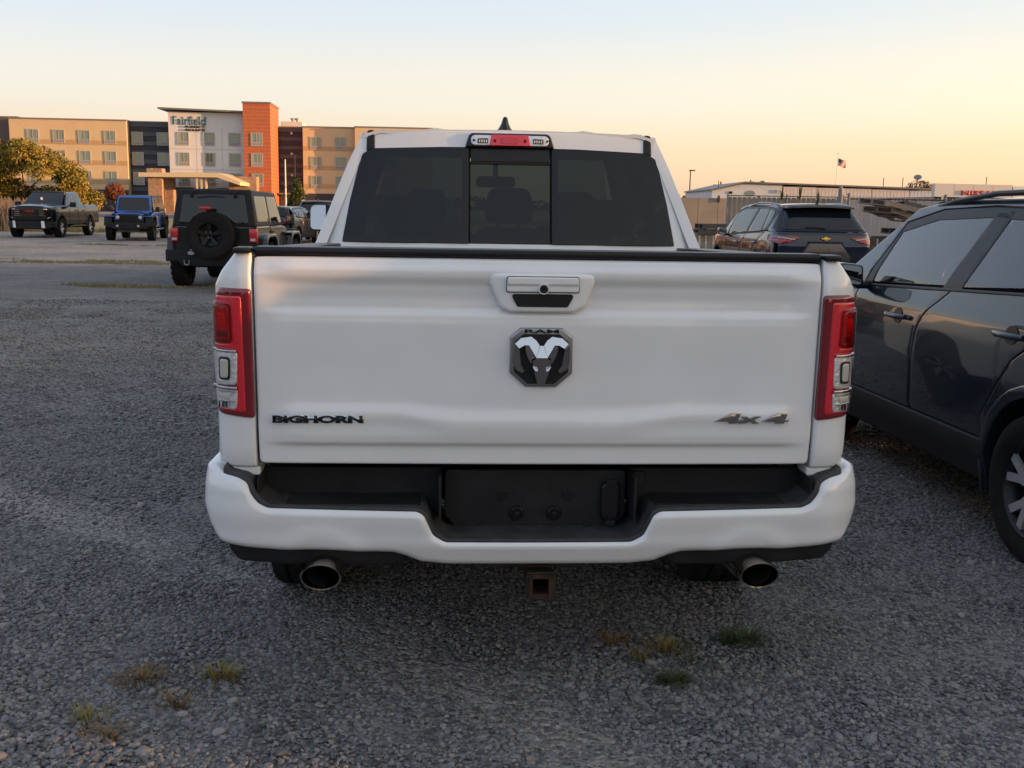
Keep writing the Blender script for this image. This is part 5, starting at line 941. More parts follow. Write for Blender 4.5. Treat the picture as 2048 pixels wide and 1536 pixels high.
# ------------------------------------------------------------------ trees
def leaf_crown(blobs, n, size, seed, m, parent, name='crown', shell=.55):
    r = np.random.default_rng(seed); w_ = np.array([b[3] * b[4] * b[5] for b in blobs]); idx = r.choice(len(blobs), n, p=w_ / w_.sum()); B = np.array(blobs)[idx]
    d = r.normal(size=(n, 3)); d /= np.linalg.norm(d, axis=1)[:, None]; rad = (shell + (1 - shell) * r.random(n) ** .7) * (1 + .22 * np.array([noise.noise(Vector(q) * 2.2) for q in d * 1.7 + B[:, :3] * .8]))
    Cn = B[:, :3] + d * B[:, 3:6] * rad[:, None]; a = r.normal(size=(n, 3)); a /= np.linalg.norm(a, axis=1)[:, None]; b = np.cross(a, r.normal(size=(n, 3))); b /= np.linalg.norm(b, axis=1)[:, None]
    s = size * r.uniform(.5, 1.3, n)[:, None]; V = np.stack([Cn - a * s, Cn - b * s * .55, Cn + a * s, Cn + b * s * .55], 1).reshape(-1, 3)
    me = bpy.data.meshes.new(name); me.vertices.add(len(V)); me.vertices.foreach_set('co', V.ravel()); me.loops.add(4 * n); me.loops.foreach_set('vertex_index', np.arange(4 * n)); me.polygons.add(n); me.polygons.foreach_set('loop_start', np.arange(n) * 4); me.update(calc_edges=True); me.materials.append(m)
    o = bpy.data.objects.new(name, me); COL.objects.link(o); o.parent = parent; return o
def leafmat(name, cols, scale=1.3):
    m = bpy.data.materials.new(name); m.use_nodes = True; nt = m.node_tree; b = nt.nodes['Principled BSDF']; b.inputs['Roughness'].default_value = .75; b.inputs['Specular IOR Level'].default_value = .2
    tc = nt.nodes.new('ShaderNodeTexCoord'); n1 = nt.nodes.new('ShaderNodeTexNoise'); n1.inputs['Scale'].default_value = scale; n1.inputs['Detail'].default_value = 5; n1.inputs['Roughness'].default_value = .8; nt.links.new(tc.outputs['Object'], n1.inputs[0])
    r = nt.nodes.new('ShaderNodeValToRGB'); nt.links.new(n1.outputs['Fac'], r.inputs[0]); r.color_ramp.elements[0].position = .3; r.color_ramp.elements[1].position = .7
    r.color_ramp.elements[0].color = (*cols[0], 1); r.color_ramp.elements[1].color = (*cols[-1], 1)
    for i, c in enumerate(cols[1:-1]): e = r.color_ramp.elements.new(.3 + .4 * (i + 1) / (len(cols) - 1)); e.color = (*c, 1)
    nt.links.new(r.outputs[0], b.inputs['Base Color']); return m
bark = mat('bark', (.07, .05, .04), .9, var=.3, scale=12, bump=.5, bscale=30)
def tree(name, label, pos, h, blobs, n, size, m, seed, limbs=5, tr=.1, cat='tree', group=None, crown0=.3):
    p = empty(name, label, cat, pos, 0, group); r = random.Random(seed); b = MB(); b.tube([(0, 0, 0), (.03 * h * .3, 0, h * .3), (-.02, .02, h * .8)], [tr, tr * .7, tr * .15], 8)
    for k in range(limbs):
        a = r.uniform(0, 6.28); z0 = h * r.uniform(crown0 * .6, .6); l = h * r.uniform(.2, .4); b.tube([(0, 0, z0), (math.cos(a) * l * .5, math.sin(a) * l * .5, z0 + l * .45), (math.cos(a) * l, math.sin(a) * l, z0 + l * 1.0)], [tr * .45, tr * .3, tr * .06], 6)
    b.build('trunk', bark, p); leaf_crown(blobs, n, size, seed, m, p); return p
autumn = leafmat('autumn_leaves', [(.055, .085, .02), (.13, .13, .028), (.21, .155, .03), (.32, .16, .03)], 1.6)
r = random.Random(11); bl = []
for k in range(46):
    a, d = r.uniform(0, 6.28), math.sqrt(r.random()); x = math.cos(a) * d * 3.6; rr = r.uniform(.55, 1.05); zt = 5.0 * math.sqrt(max(.12, 1 - (abs(x + .7) / 4.6) ** 2)); x = -4.4 + 8.0 * ((k * .618) % 1); zt = 4.9 * math.sqrt(max(.10, 1 - (abs(x + 1.0) / 4.9) ** 2)); bl.append((x, math.sin(a) * d * 2.2, (zt - rr * .75) * (1 if k % 2 else r.uniform(.25, .9)), rr, rr, rr * .85))
for k in range(10): bl.append((-4.4 + .75 * k, r.uniform(-1, 1), 1.9 if k < 6 else 1.5, .85, 1.0, .8))
for k in range(9): bl.append((-4.2 + .9 * k, r.uniform(-1.5, 1), .7, .8, 1.0, .75))
tree('bushy_tree', 'large rounded autumn tree in orange and green behind the black pickup at far left', (-27.2, 59, 0), 3.8, bl, 52000, .085, autumn, 21, 9, .16)
red = leafmat('red_leaves', [(.07, .035, .02), (.17, .055, .03), (.26, .11, .05)], 2)
grass_patch('green_ground_cover', 2.08, 4.71, .12, .1, 60, .02, wm['o'], .003, 12)
tree('small_tree', 'small round red-leaved tree between the black pickup and the blue off-roader', (-33.8, 90, 0), 3.0, [(0, 0, 2.3, .85, .85, .75), (.3, 0, 2.0, .6, .6, .5), (-.3, .1, 2.1, .6, .6, .5)], 5200, .07, red, 31, 4, .09)
green = leafmat('evergreen_leaves', [(.02, .035, .012), (.05, .065, .02), (.12, .12, .03)], 2)
tree('small_tree', 'pointed green young tree by the dark wall of the hotel, right of the white flagpole', (-17.6, 86, 0), 4.0, [(0, 0, 1.0, .85, .85, .8), (0, 0, 1.7, .75, .75, .8), (.05, 0, 2.5, .55, .55, .7), (0, 0, 3.2, .3, .3, .6), (-.3, 0, 1.3, .6, .6, .6)], 8000, .08, green, 41, 4, .09)
# trees that lie on the sight line behind the metal building and along the horizon
for i, (x, y, h, wd_, lab) in enumerate(((25.3, 150, 4.3, 2.2, 'tall dark round tree on the horizon just right of the white pickup cab'), (27.2, 152, 3.4, 1.6, 'lower reddish tree on the horizon beside the left end of the metal building'), (28.6, 150, 2.9, 1.2, 'smallest reddish tree on the horizon, touching the metal building'))):
    tree('distant_tree', lab, (x, y, 0), h, [(0, 0, h * .55, wd_, 1.2, h * .42), (wd_ * .5, 0, h * .45, wd_ * .7, 1, h * .35)], 3000, .16, green if i == 0 else red, 50 + i, 3, .12, group='trees on the horizon')
tree('distant_tree', 'thin olive tree showing above the left slope of the metal building roof', (29.5, 130, 0), 5.4, [(-.6, 0, 4.6, .5, .5, .5), (.5, 0, 4.7, .6, .5, .5), (1.0, 0, 4.3, .5, .5, .35)], 500, .14, green, 61, 5, .1)
tree('distant_tree', 'sparse brown tree above the metal building beside the round dish', (45.5, 120, 0), 5.4, [(0, 0, 4.3, 1.6, 1, 1.0), (.8, 0, 4.0, 1.2, 1, .8)], 1300, .13, leafmat('brown_twigs', [(.10, .06, .04), (.16, .12, .06)]), 62, 12, .1)

# ------------------------------------------------------------------ hotel
def grooved(name, c, gap=3.0, axis='Z', gc=.8, var=.05):
    return mat(name, c, .8, var=var, scale=.5, bump=.1, bscale=20)
hm = dict(brown=grooved('brown_wall', (.115, .085, .075)), tan=grooved('tan_stucco', (.52, .40, .24)), band=grooved('ochre_band', (.40, .27, .13)), dark=grooved('dark_slate_cladding', (.030, .033, .045)), rib=grooved('grey_rib', (.065, .07, .085)),
          white=grooved('pale_grey_cladding', (.56, .56, .57)), brick=mat('orange_brick', (.36, .10, .045), .85, var=.15, scale=3, bump=.3, bscale=30), cap=mat('roof_metal', (.16, .15, .15), .5), joint=mat('cladding_joint', (.36, .36, .37), .8),
          frame=mat('window_frame', (.36, .35, .31), .5), louvre=mat('louvre_grille', (.26, .26, .27), .6), stone=mat('stone_veneer', (.20, .12, .08), .9, var=.5, scale=2.5, bump=.8, bscale=4, color2=(.38, .26, .18)), fascia=mat('portico_fascia', (.52, .44, .28), .6),
          pane=mat('curtained_window', (.13, .19, .165), .12, 0, coat=1, var=.15, scale=.7), panel_dark=mat('dark_window', (.03, .035, .04), .1, coat=1), sage=mat('curtain', (.24, .28, .23), .7))
ht = empty('hotel', 'four-storey hotel with tan, slate, white and orange brick blocks and a stone-pillared entrance canopy', 'hotel', (-70, 152, 0), 4.5)
def block(name, x0, x1, y0, y1, z1, m, cap=.18, z0=0, par=None):
    b = MB(); b.box(x0, x1, y0, y1, z0, z1); o = b.build(name, hm[m], par or ht, smooth=False)
    if cap: b = MB(); b.box(x0 - .12, x1 + .12, y0 - .12, y1 + .12, z1 + .003, z1 + cap); b.build('parapet_cap', hm['cap'], o, smooth=False)
    return o
wcache = {}
wr = random.Random(3)
def window(par, x, z, y, w_=1.62, h=1.85, open_=False, fr='frame'):
    """frame with two panes and a louvre below; copies share mesh data"""
    cv = wr.choice((.30, .42, .42, .50, .58)); key = (fr, open_, cv)
    if key not in wcache:
        b = MB(); t = .09; lz = h * .30
        for a in ((-w_ / 2, w_ / 2, 0, t), (-w_ / 2, w_ / 2, h - t, h), (-w_ / 2, w_ / 2, lz - t, lz)): b.box(a[0], a[1], -.06, .02, a[2], a[3])
        for q in (-w_ / 2, w_ / 2 - t): b.box(q, q + t, -.058, .02, t, h - t)
        b.box(-.03, .03, -.05, .0, lz, h - t)
        f = b.build('window', hm[fr], par, smooth=False); kids = []
        for s in (-1, 1):
            b = MB(); b.box(*sorted((s * .03, s * (w_ / 2 - t))), -.012, -.004, lz, h - t); kids.append(b.build('pane', hm['panel_dark'] if open_ else hm['pane'], f, smooth=False))
            b = MB(); b.box(*sorted((s * (cv if s > 0 else .88 - cv), s * (w_ / 2 - t))), -.03, -.014, lz + .01, h - t - .02); kids.append(b.build('curtain', hm['sage'], f, smooth=False))
        b = MB(); b.box(-w_ / 2 + t, w_ / 2 - t, -.03, -.004, t, lz - t)
        for k in range(4): b.box(-w_ / 2 + t, w_ / 2 - t, -.05, -.03, t + .02 + .09 * k, t + .06 + .09 * k)
        kids.append(b.build('louvre', hm['louvre'], f, smooth=False)); wcache[key] = (f, kids); first = True
    else:
        src, ks = wcache[key]; f = src.copy(); COL.objects.link(f); f.parent = par
        for k in ks: c = k.copy(); COL.objects.link(c); c.parent = f
    f.location = (x, y, z); return f
wz = [9.5, 6.65, 3.85]
b1 = block('brown_wing', -6.0, -1.6, 3.2, 16, 13.1, 'brown')
b2 = block('tan_wing', -1.55, 14.6, 0, 16, 12.75, 'tan')
for z in (9.35, 6.55, 3.85): b = MB(); b.box(-1.55, 14.6, -.03, .0, z, z + .62); b.build('wall_band', hm['band'], b2, smooth=False)
for z in wz:
    for x in (1.65, 5.2, 8.7, 12.25): window(b2, x, z, -.035)
b = MB(); b.box(-1.5, 14.55, -.06, 0, 0, 3.1); b.build('ground_floor_band', hm['dark'], b2, smooth=False)
b3 = block('slate_wing', 14.65, 20.6, 1.3, 15, 12.7, 'dark')
for k in range(9): b = MB(); z = 1.7 + 1.30 * k; b.box(14.65, 20.6, 1.2, 1.3, z, z + .55); b.build('cladding_rib', hm['rib'], b3, smooth=False)
for z in wz:
    for x in (15.75, 19.3): window(b3, x, z, 1.18)
b4 = block('white_wing', 20.7, 31.3, -1.0, 14, 14.1, 'white', 0)
b = MB(); b.add([(19.5, -2.0, 14.62), (31.3, -2.0, 14.36), (31.3, 14, 14.36), (19.5, 14, 14.62), (19.5, -2.0, 14.40), (31.3, -2.0, 14.14), (31.3, 14, 14.14), (19.5, 14, 14.40)], [(0, 1, 2, 3), (4, 7, 6, 5), (0, 4, 5, 1), (1, 5, 6, 2), (2, 6, 7, 3), (3, 7, 4, 0)]); b.build('roof_slab', hm['cap'], b4, smooth=False)
for z in wz:
    for i, x in enumerate((22.7, 26.3, 29.85)): window(b4, x, z, -1.035, open_=(i == 1 and z == wz[1]))
for z in (8.95, 6.1): b = MB(); b.box(20.7, 31.3, -1.012, -1.0, z, z + .07); b.build('cladding_joint', hm['joint'], b4, smooth=False)
for x in (24.5, 28.1): b = MB(); b.box(x, x + .05, -1.011, -1.0, 3.2, 12); b.build('cladding_joint', hm['joint'], b4, smooth=False)
sgm = mat('sign_blue', (.06, .14, .19), .5); 
text('sign_word', 'Fairfield', b4, sgm, 4.6, 1.2, Matrix.Translation((21.35, -1.03, 12.32)), .05, offset=.02, label='blue-green letters reading Fairfield')
text('sign_line', 'BY MARRIOTT', b4, 'dark', 2.7, .30, Matrix.Translation((23.1, -1.15, 11.95)), .1, offset=.03, label='small dark letters reading BY MARRIOTT')
text('sign_line', 'INN & SUITES', b4, 'dark', 2.7, .30, Matrix.Translation((23.1, -1.15, 11.5)), .1, offset=.03, label='small dark letters reading INN & SUITES')
b5 = block('brick_tower', 31.35, 35.15, -2.4, 6.0, 15.4, 'brick', .22)
for z in wz: window(b5, 33.2, z, -2.435)
for k in range(28): b = MB(); z = .8 + .52 * k; b.box(31.34, 35.16, -2.41, 6.0, z, z + .035); b.build('brick_joint', hm['band'], b5, smooth=False)
b6 = block('slate_wing', 35.2, 38.85, 5.5, 14, 12.7, 'dark')
for k in range(9): b = MB(); z = 1.7 + 1.30 * k; b.box(35.2, 38.85, 5.4, 5.5, z, z + .55); b.build('cladding_rib', hm['rib'], b6, smooth=False)
for z in (11.7, 8.7, 5.6): b = MB(); b.box(36.9, 37.25, 5.34, 5.5, z, z + .35); b.build('wall_vent', hm['frame'], b6, smooth=False)
b = MB(); b.box(35.3, 38.5, 7, 12, 12.7, 13.7); rt = b.build('roof_plant_room', hm['white'], ht, smooth=False)
for x in (36.9, 37.6): b = MB(); b.lathe([(13.7, .25), (14.1, .25), (14.12, .38), (14.35, .38), (14.4, .05)], 12, (x, 9, 0), 'Z'); b.build('roof_vent', hm['frame'], rt)
b7 = block('tan_wing', 38.9, 46.6, 4, 15, 12.7, 'tan'); b8 = block('tan_wing', 46.65, 58, 2.6, 15, 12.75, 'tan')
for bb, x0, x1, y in ((b7, 38.9, 46.6, 4), (b8, 46.65, 58, 2.6)):
    for z in (9.35, 6.55, 3.85): b = MB(); b.box(x0, x1, y - .03, y, z, z + .62); b.build('wall_band', hm['band'], bb, smooth=False)
    b = MB(); b.box(x0 + .05, x1 - .05, y - .06, y, 0, 3.1); b.build('ground_floor_band', hm['dark'], bb, smooth=False)
for z in wz:
    for x in (40.8, 44.4): window(b7, x, z, 3.965)
    for x in (48.5, 52.1): window(b8, x, z, 2.565)
# entrance canopy
cn = MB(); cn.prism([(19.2, 4.75), (19.2, 5.30), (29.6, 5.45), (32.4, 4.30), (32.4, 3.85), (29.4, 4.85)], lambda u, v, h: (u, -6 + h, v), -6, 3.4); cpy = cn.build('entrance_canopy', hm['fascia'], ht, smooth=False)
for x0, x1, y0 in ((20.2, 22.0, -11.2), (20.2, 22.0, -5)):
    b = MB(); b.box(x0, x1, y0, y0 + 1.6, 0, 4.8 if y0 < -6 else 4.75); b.build('stone_pillar', hm['stone'], cpy, smooth=False)
b = MB(); b.box(20.1, 22.1, -11.3, -9.5, 5.32, 5.9); b.build('pillar_cap', hm['stone'], cpy, smooth=False)
b = MB(); b.box(29.6, 33.4, -4.6, -1.1, 0, 5.2); b.build('stone_wall', hm['stone'], cpy, smooth=False)
for x in (26.5, 27.1, 27.7): b = MB(); b.box(x, x + .25, -11.4, -11.1, 1.0, 4.7); b.build('canopy_post', hm['fascia'], cpy, smooth=False)
b = MB(); b.box(19.6, 31, -.99 - .1, -1.0 - .0, 0, 3.6); b.build('lobby_glazing', hm['panel_dark'], b4, smooth=False)
b = MB(); b.box(35.3, 39.5, 2.5, 5.3, 2.9, 3.1); b.box(35.3, 39.4, 4.9, 5.3, 0, 2.9); b.build('side_entrance', hm['cap'], ht, smooth=False)

# flagpole without flag, lamp posts
white_pole = mat('white_pole', (.6, .6, .6), .5)
o = MB().tube([(0, 0, 0), (0, 0, 6.4)], [.10, .06], 10); o = o.build('flagpole', white_pole); o.location = (-25.6, 119, 0); tag(o, 'bare white pole in front of the dark hotel wall', 'pole')
def lamp_post(x, y, h, lab, arm=.7):
    p = empty('street_lamp', lab, 'street lamp', (x, y, 0)); b = MB(); b.tube([(0, 0, 0), (0, 0, h)], [.09, .06], 8); b.build('pole', 'steel', p); b = MB(); b.box(-.15, arm, -.15, .15, h, h + .12); b.build('lamp_head', 'trim', p); return p
lamp_post(-27.0, 131, 7.6, 'dark street lamp before the slate wall of the hotel'); 
lamp_post(19.6, 120, 5.9, 'lamp post on the horizon close to the white pickup cab', .5); 
def utility(x, y, h, lab):
    p = empty('utility_pole', lab, 'utility pole', (x, y, 0), 0, 'utility poles on the horizon'); b = MB(); b.tube([(0, 0, 0), (0, 0, h)], [.14, .09], 8); b.build('pole', bark, p); b = MB(); b.box(-.9, .9, -.06, .06, h - .5, h - .35); b.build('crossarm', bark, p); b = MB(); b.tube([(.3, -.2, h - 1.6), (.3, -.2, h - .9)], .16); b.build('transformer', 'satin', p); return p
utility(21.2, 125, 3.7, 'leaning grey pole between the horizon trees, left of two'); utility(24.6, 128, 5.0, 'pale utility pole with a crossarm over the reddish trees'); utility(28.6, 130, 5.3, 'dark utility pole closest to the left end of the metal building')

# ------------------------------------------------------------------ right-hand background
sid = mat('pale_blue_metal_siding', (.52, .55, .60), .5, .0, var=.08, scale=1); sidw = mat('cream_metal_siding', (.58, .53, .51), .55, var=.08, scale=1)
mb_ = empty('warehouse', 'long low metal warehouse with a shallow pitched end on the right horizon', 'warehouse', (0, 90, 0))
b = MB(); b.prism([(16.6, 0), (16.6, 3.25), (19.3, 3.86), (22.5, 3.80), (22.5, 0)], lambda u, v, h: (u, h, v), 0, 14); b.build('gable_wall', sid, mb_, smooth=False)
b = MB(); b.prism([(16.45, 3.25), (19.3, 3.90), (35.4, 3.58), (35.4, 3.72), (19.3, 4.03), (16.45, 3.36)], lambda u, v, h: (u, h, v), -.25, 14.2); b.build('roof', hm['cap'], mb_, smooth=False)
for i, (x0, x1, m_) in enumerate(((22.5, 25.4, sidw), (25.45, 30.0, sidw), (30.05, 33.2, sidw), (33.25, 35.3, sid))):
    b = MB(); b.box(x0, x1, .02, 14, 0, 3.66 - .015 * i * 3); w_ = b.build('wall_bay', m_, mb_, smooth=False); 
    v, f = MB(), None
    for k in range(int((x1 - x0) / .3)): v.box(x0 + .3 * k + .1, x0 + .3 * k + .14, .012, .03, 0, 3.5)
    v = v.build('siding_ribs', m_, w_, smooth=False); v['kind'] = 'stuff'
b = MB(); b.box(18.0, 18.3, -.05, 0, 3.0, 3.2); b.build('wall_light', 'trim', mb_); b = MB(); b.box(22.0, 22.3, -.1, 0, 3.1, 3.4); b.build('wall_light', white_lamp, mb_)
b = MB(); b.prism(circle(19.8, 3.05, .25, 12, sx=1.8), lambda u, v, h: (u, h, v), -.02, 0); b.build('wall_stain', 'satin', mb_)
b = MB(); b.tube([(17.2, .5, 3.3), (17.2, .5, 4.1)], .03); b.build('roof_pipe', 'steel', mb_)
ds = empty('dealership', 'low white-fronted dealership building with a red lettered sign on the right horizon', 'building', (0, 80, 0))
for i in range(4): b = MB(); b.box(31.4 + 1.45 * i, 31.4 + 1.45 * i + 1.43, 0, .6, 2.9, 3.86 - .012 * i); b.build('fascia_panel', mat('fascia_panel', (.55, .53, .50), .5, var=.04), ds, smooth=False)
b = MB(); b.box(31.5, 50, .3, 12, 0, 2.88); b.build('glass_front', hm['panel_dark'], ds, smooth=False); b = MB(); b.box(37.25, 50, 0, .6, 2.9, 3.75); b.build('fascia_panel', 'silver_in', ds, smooth=False)
for x in (32.0, 33.4, 34.9): b = MB(); b.box(x, x + .15, .1, .28, 0, 2.9); b.build('column', white_pole, ds, smooth=False)
text('sign_word', 'NISSAN', ds, mat('sign_red', (.42, .03, .035), .6), 3.0, .36, Matrix.Translation((33.4, 0, 3.02)), .08, offset=.02, label='red letters reading NISSAN')
# masonry wall with joints
wl = empty('concrete_wall', 'long grey-beige concrete panel wall behind the pallets on the right', 'wall', (0, 60, 0)); cm = mat('weathered_concrete', (.24, .215, .185), .9, var=.12, scale=1.2, bump=.2, bscale=40)
for k in range(16): b = MB(); b.box(9.2 + 1.12 * k, 9.2 + 1.12 * k + 1.10, 0, .25, 0, 2.28 + .02 * (k > 7)); b.build('wall_panel', cm, wl, smooth=False)
for k in range(8): b = MB(); b.box(9.2 + 2.24 * k - .06, 9.2 + 2.24 * k + .06, -.08, 0, 2.05, 2.42); b.build('wall_bracket', 'steel', wl, smooth=False)
# chain-link fence with slats
fy = 31.5; fc = empty('chain_link_fence', 'chain-link fence with pale woven slats behind the blue-black SUV', 'fence', (0, fy, 0)); slm = mat('pale_slats', (.46, .42, .41), .7, var=.15, scale=6)
x0, x1, ztop = 9.85, 17.5, 2.06
for i, x in enumerate([9.6, 9.85, 12.7, 15.6]):
    b = MB(); b.tube([(x, 0, 0), (x, 0, 2.28 if i < 1 else 2.12)], .045 if i else .07, 10); b.lathe([(2.28 if i < 1 else 2.12, .06), (2.33 if i < 1 else 2.15, .05), (2.38 if i < 1 else 2.18, .001)], 10, (x, 0, 0), 'Z'); b.build('post', 'galv', fc)
b = MB(); b.tube([(x0, 0, 2.0), (x1, 0, 2.0)], .02); b.build('top_rail', 'steel', fc)
r = random.Random(5)
sl0 = MB().box(-.027, .027, -.004, .004, .05, 2.03).build('slat', slm, fc, smooth=False); n_s = int((x1 - x0) / .0615)
for k in range(n_s):
    o = sl0 if k == 0 else sl0.copy()
    if k: COL.objects.link(o); o.parent = fc
    o.location = (x0 + .04 + .0615 * k, 0, r.uniform(-.04, .02)); o.rotation_euler = (0, r.uniform(-.012, .012), r.uniform(-.3, .3))
wv = MB()
for k in range(int((x1 - x0) / .088) + 24):
    xa = x0 + .088 * k
    for sgn in (-1, 1):
        # each wire climbs as a zigzag; drawn as straight diagonals across the mesh
        xs_, xe = (xa - 2.05, xa) if sgn > 0 else (xa, xa - 2.05)
        za, zb = .02, 2.07
        if xs_ < x0: t = (x0 - xs_) / (xe - xs_); za2 = za + (zb - za) * t; p0 = (x0, za2)
        else: p0 = (xs_, za)
        if xe < x0: t = (x0 - xs_) / (xe - xs_); p1 = (x0, za + (zb - za) * t)
        else: p1 = (xe, zb)
        if sgn < 0 and p0[0] <= x0: continue
        if p0[0] > x1 or p1[0] > x1: continue
        d = Vector((p1[0] - p0[0], 0, p1[1] - p0[1])); 
        if d.length < .05: continue
        nrm = Vector((-d.z, 0, d.x)).normalized() * .006; a, c = Vector((p0[0], -.012 * sgn, p0[1])), Vector((p1[0], -.012 * sgn, p1[1]))
        wv.add([a - nrm, a + nrm, c + nrm, c - nrm, a - nrm + Vector((0, .008, 0)), a + nrm + Vector((0, .008, 0)), c + nrm + Vector((0, .008, 0)), c - nrm + Vector((0, .008, 0))], [(0, 1, 2, 3), (7, 6, 5, 4), (0, 3, 7, 4), (1, 5, 6, 2)])
o = wv.build('wire_mesh', 'galv', fc, smooth=False); o['kind'] = 'stuff'
f2 = empty('chain_link_fence', 'farther chain-link fence with beige slats seen over the roof of the blue-black SUV', 'fence', (0, 33.5, 0), -4)
for k in range(24): b = MB(); b.box(6.6 + .15 * k, 6.6 + .15 * k + .13, -.006, .006, .05, 2.02); b.build('slat', cm, f2, smooth=False)
for x in (6.6, 8.4, 10.1): b = MB(); b.tube([(x, -.03, 0), (x, -.03, 2.12)], .03, 8); b.build('post', 'galv', f2)
b = MB(); b.tube([(6.6, -.04, 2.06), (10.2, -.04, 2.06)], .014); b.build('top_wire', 'steel', f2)
for i, (x, z) in enumerate(((8.05, .0), (8.6, .05), (9.15, -.1))):
    v, f = blades(26, .42, .03, .12, .012, 70 + i); o = mkobj('climbing_weed', v, f, wm['g'], smooth=False); o.location = (x + (.1), 32.6, 1.93 + z); tag(o, ['thin weed tip left of two others above the fence over the SUV', 'short weed tip in the middle above the fence over the SUV', 'tallest weed tip above the fence over the SUV'][i], 'weed', 'weed tips above the fence')
# pallets
wood = mat('grey_weathered_wood', (.17, .14, .115), .85, color2=(.32, .26, .20), scale=4, stretch=(1, 8, 8), bump=.4, bscale=40); wood2 = mat('dark_weathered_wood', (.07, .06, .052), .9, color2=(.14, .115, .095), scale=4, bump=.4, bscale=40)
pal0 = {}
def pallet(pos, rot, lab, rx=0, ry=0, m=wood, w_=1.2, group='stacked wooden pallets'):
    p = empty('wooden_pallet', lab, 'pallet', pos, rot, group, rx, ry)
    if m.name not in pal0:
        ks = []
        for k in range(7): ks.append(MB().box(-.6 + .178 * k - 0, -.6 + .178 * k + .13, -.5, .5, .122, .142).build('deck_board', m, p, smooth=False))
        for y in (-.5, -.03, .44): ks.append(MB().box(-.6, .598, y, y + .06, .02, .1205).build('stringer', m, p, smooth=False))
        for x in (-.6, -.06, .46): ks.append(MB().box(x, x + .13, -.5, .5, 0, .0185).build('bottom_board', m, p, smooth=False))
        pal0[m.name] = ks
    else:
        for k in pal0[m.name]: c = k.copy(); COL.objects.link(c); c.parent = p
    return p
for i in range(3): pallet((6.95 - .12 * i, 28.3 + .1 * i, .62 + .15 * i), 14 + 3 * i, ['third from the top', 'second', 'topmost'][i] + ' grey pallet of the low pile left of the blue-black SUV')
for i in range(2): pallet((5.45 + .1 * i, 28.6, .95 + .15 * i), 3, ['lower', 'upper'][i] + ' dark pallet at the left end of the low pile by the pickup cab', m=wood2)
for i, x in enumerate((5.2, 5.75, 6.3, 6.85)): pallet((x, 28.2 + .1 * i, .5), 8 * i - 10, 'pallet standing on edge, number %s from the left under the low pile' % ['one', 'two', 'three', 'four'][i], R_(82), 0, wood2 if i % 2 else wood)
pallet((9.55, 27.2, 1.72), 24, 'topmost pallet of the leaning heap right of the blue-black SUV', R_(4), R_(9)); pallet((9.75, 27.5, 1.50), 30, 'second pallet from the top of the leaning heap right of the blue-black SUV', R_(2), R_(12)); pallet((10.55, 28.2, 1.62), 12, 'dark pallet at the back right of the leaning heap', R_(-6), R_(12), wood2)
pallet((10.3, 27.6, 1.00), 6, 'lower pallet of the leaning heap with a dark flat top', R_(0), R_(8), wood2); pallet((9.9, 27.7, .5), 0, 'dark pallet upright at the foot of the leaning heap', R_(84), 0, wood2); pallet((10.9, 27.9, .5), 4, 'dark upright pallet farthest right at the foot of the heap', R_(84), 0, wood2)
# timbers lying before the wall
for i in range(3): o = MB().box(-1.3, 1.3, -.1, .1, 0, .2).build('timber_beam', wood2, None, bev=.01); o.location = (5.6 + .5 * i, 27.2 + .3 * i, .0 + .1 * (i == 1)); o.rotation_euler = (0, 0, R_(-6 + 4 * i)); tag(o, ['nearest', 'middle', 'farthest'][i] + ' dark timber beam lying on the ground below the low pallet pile', 'timber')
# flag, dish
fl = empty('flagpole', 'tall thin flagpole flying a striped flag behind the warehouse roof', 'flagpole', (42, 140, 0)); b = MB(); b.tube([(0, 0, 0), (0, 0, 9.1)], [.09, .04], 8); b.lathe([(9.1, .02), (9.18, .09), (9.26, .001)], 8, (0, 0, 0), 'Z'); b.build('pole', 'satin', fl)
v, f, mi = [], [], []
for j in range(14):
    for i in range(13): u = i / 12; v.append((.05 + u * 1.05, .10 * math.sin(u * 7 + j * .2), 8.6 - j * .072 - u * .35 * (1 + .3 * math.sin(u * 3)) + .0))
for j in range(13):
    for i in range(12): a = j * 13 + i; f.append((a, a + 1, a + 14, a + 13)); mi.append(2 if (j < 7 and i < 5) else (0 if j % 2 == 0 else 1))
o = mkobj('flag', v, f, None, fl, mats=[mat('flag_red', (.45, .03, .04), .8), mat('flag_white', (.6, .58, .55), .8), mat('flag_blue', (.03, .04, .12), .8)], fm=mi)
st_ = MB()
for j in range(4):
    for i in range(4): st_.lathe([(-.03, .016), (-.032, .001)], 5, (.13 + .09 * i, .10 * math.sin((.08 + .09 * i) * 7 + j * .3) , 8.52 - .11 * j - .03 * i), 'Y')
o = st_.build('flag_stars', 'bulb', fl); o['kind'] = 'stuff'
dp = empty('dish_antenna', 'round grey dish on a pole above the warehouse roof', 'dish antenna', (41.2, 110, 0)); b = MB(); b.tube([(0, 0, 0), (.1, 0, 5.15)], .07); b.build('pole', 'steel', dp); b = MB(); b.lathe([(-.18, .001), (-.14, .25), (0, .5), (-.02, .5), (-.17, .25), (-.20, .001)], 20, (0, 0, 0), 'Z'); o = b.build('dish', 'galv', dp); o.scale = (.8, .8, .8); o.location = (.12, 0, 5.3); o.rotation_euler = (R_(38), R_(-18), 0)
for i, (x, h) in enumerate(((44.0, 4.2), (36.2, 4.0), (34.4, 3.95))): o = MB().tube([(0, 0, 0), (0, 0, h + .9)], .04).build('thin_mast', 'steel'); o.location = (x, 100, 0); tag(o, ['thin mast right of the round dish, above the dealership fascia end', 'short thin mast right of the flag above the warehouse roof', 'short thin mast nearest the flagpole above the warehouse roof'][i], 'mast', 'thin masts above the warehouse')

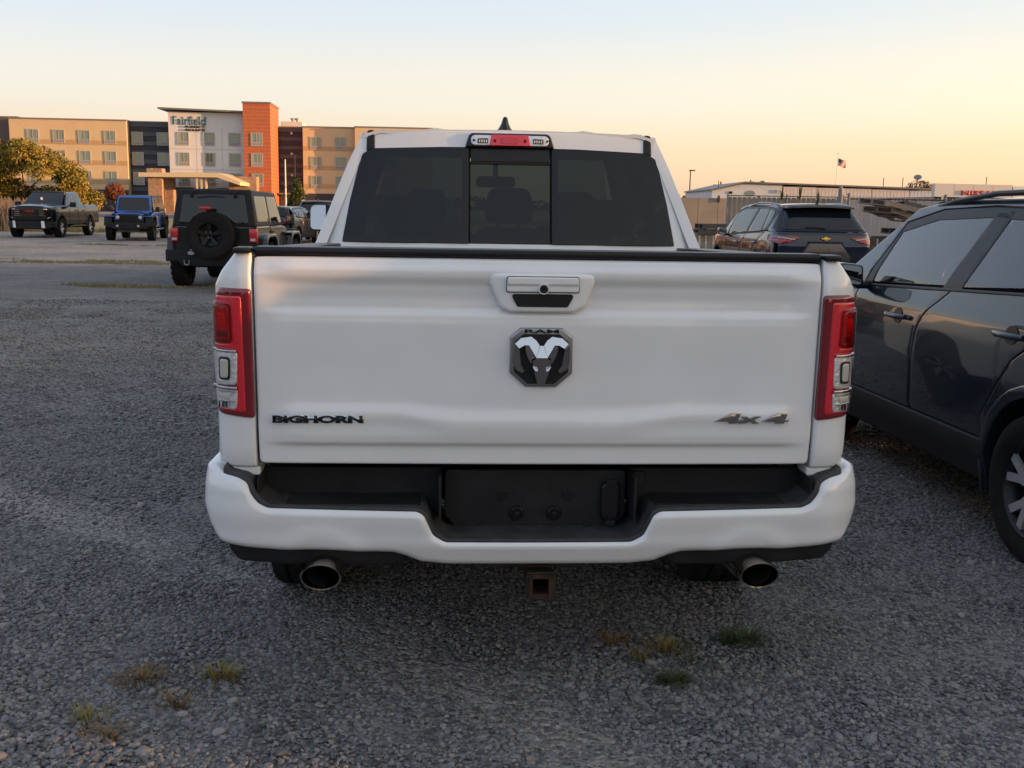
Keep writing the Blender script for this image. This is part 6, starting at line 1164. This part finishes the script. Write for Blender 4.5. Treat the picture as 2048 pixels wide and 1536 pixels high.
# ------------------------------------------------------------------ unseen tree row added at right to keep low sun off the lot
wgreen = leafmat('hedge_leaves', [(.02, .03, .01), (.06, .06, .02)], .5)
r = random.Random(77)
for i in range(12):
    x, y = 62 + r.uniform(-2, 2), -52 + 8.2 * i; hh = r.uniform(6.5, 8.5); bl = [(r.uniform(-2, 2), r.uniform(-3.8, 3.8), r.uniform(.8, hh * .75), r.uniform(1.3, 2.2), r.uniform(1.6, 2.6), r.uniform(1.2, 2.0)) for k in range(16)]
    tree('sun_screen_tree', ['nearest', 'second', 'third', 'fourth', 'fifth', 'sixth', 'seventh', 'eighth', 'ninth', 'tenth', 'eleventh', 'farthest'][i] + ' leafy tree of the row added to screen the low sun, outside the picture to the right', (x, y, 0), hh, bl, 5500 if i in (5, 6) else WN, .22, wgreen, 100 + i, 5, .2, group='trees added to screen the sun')  # two crowns kept thinner so some sun reaches the gravel

# unseen tree row added behind the camera to darken reflections in paint and glass
for i in range(15):
    x, y = -84 + 11.5 * i + r.uniform(-2, 2), -48 + r.uniform(-4, 4); hh = r.uniform(9, 13); bl = [(r.uniform(-4.5, 4.5), r.uniform(-2, 2), r.uniform(.6, hh * .8), r.uniform(1.8, 2.8), r.uniform(1.3, 2.2), r.uniform(1.3, 2.2)) for k in range(16)]
    tree('reflection_tree', ['first', 'second', 'third', 'fourth', 'fifth', 'sixth', 'seventh', 'eighth', 'ninth', 'tenth', 'eleventh', 'twelfth', 'thirteenth', 'fourteenth', 'last'][i] + ' tree from the west end of the row added behind the camera for reflections, outside the picture', (x, y, 0), hh, bl, 3600, .42, wgreen, 300 + i, 5, .25, group='trees added for reflections')
# far woods that close the horizon: one mass
bl = [(x * 9.0 + r.uniform(-3, 3), r.uniform(-4, 4), r.uniform(1.5, 3.2), r.uniform(6, 9), 4, r.uniform(1.8, 2.9)) for x in range(-40, 50)]
o = leaf_crown(bl, 16000, 1.0, 900, wgreen, None, 'distant_woods'); o.location = (0, 400, 0); o['kind'] = 'stuff'
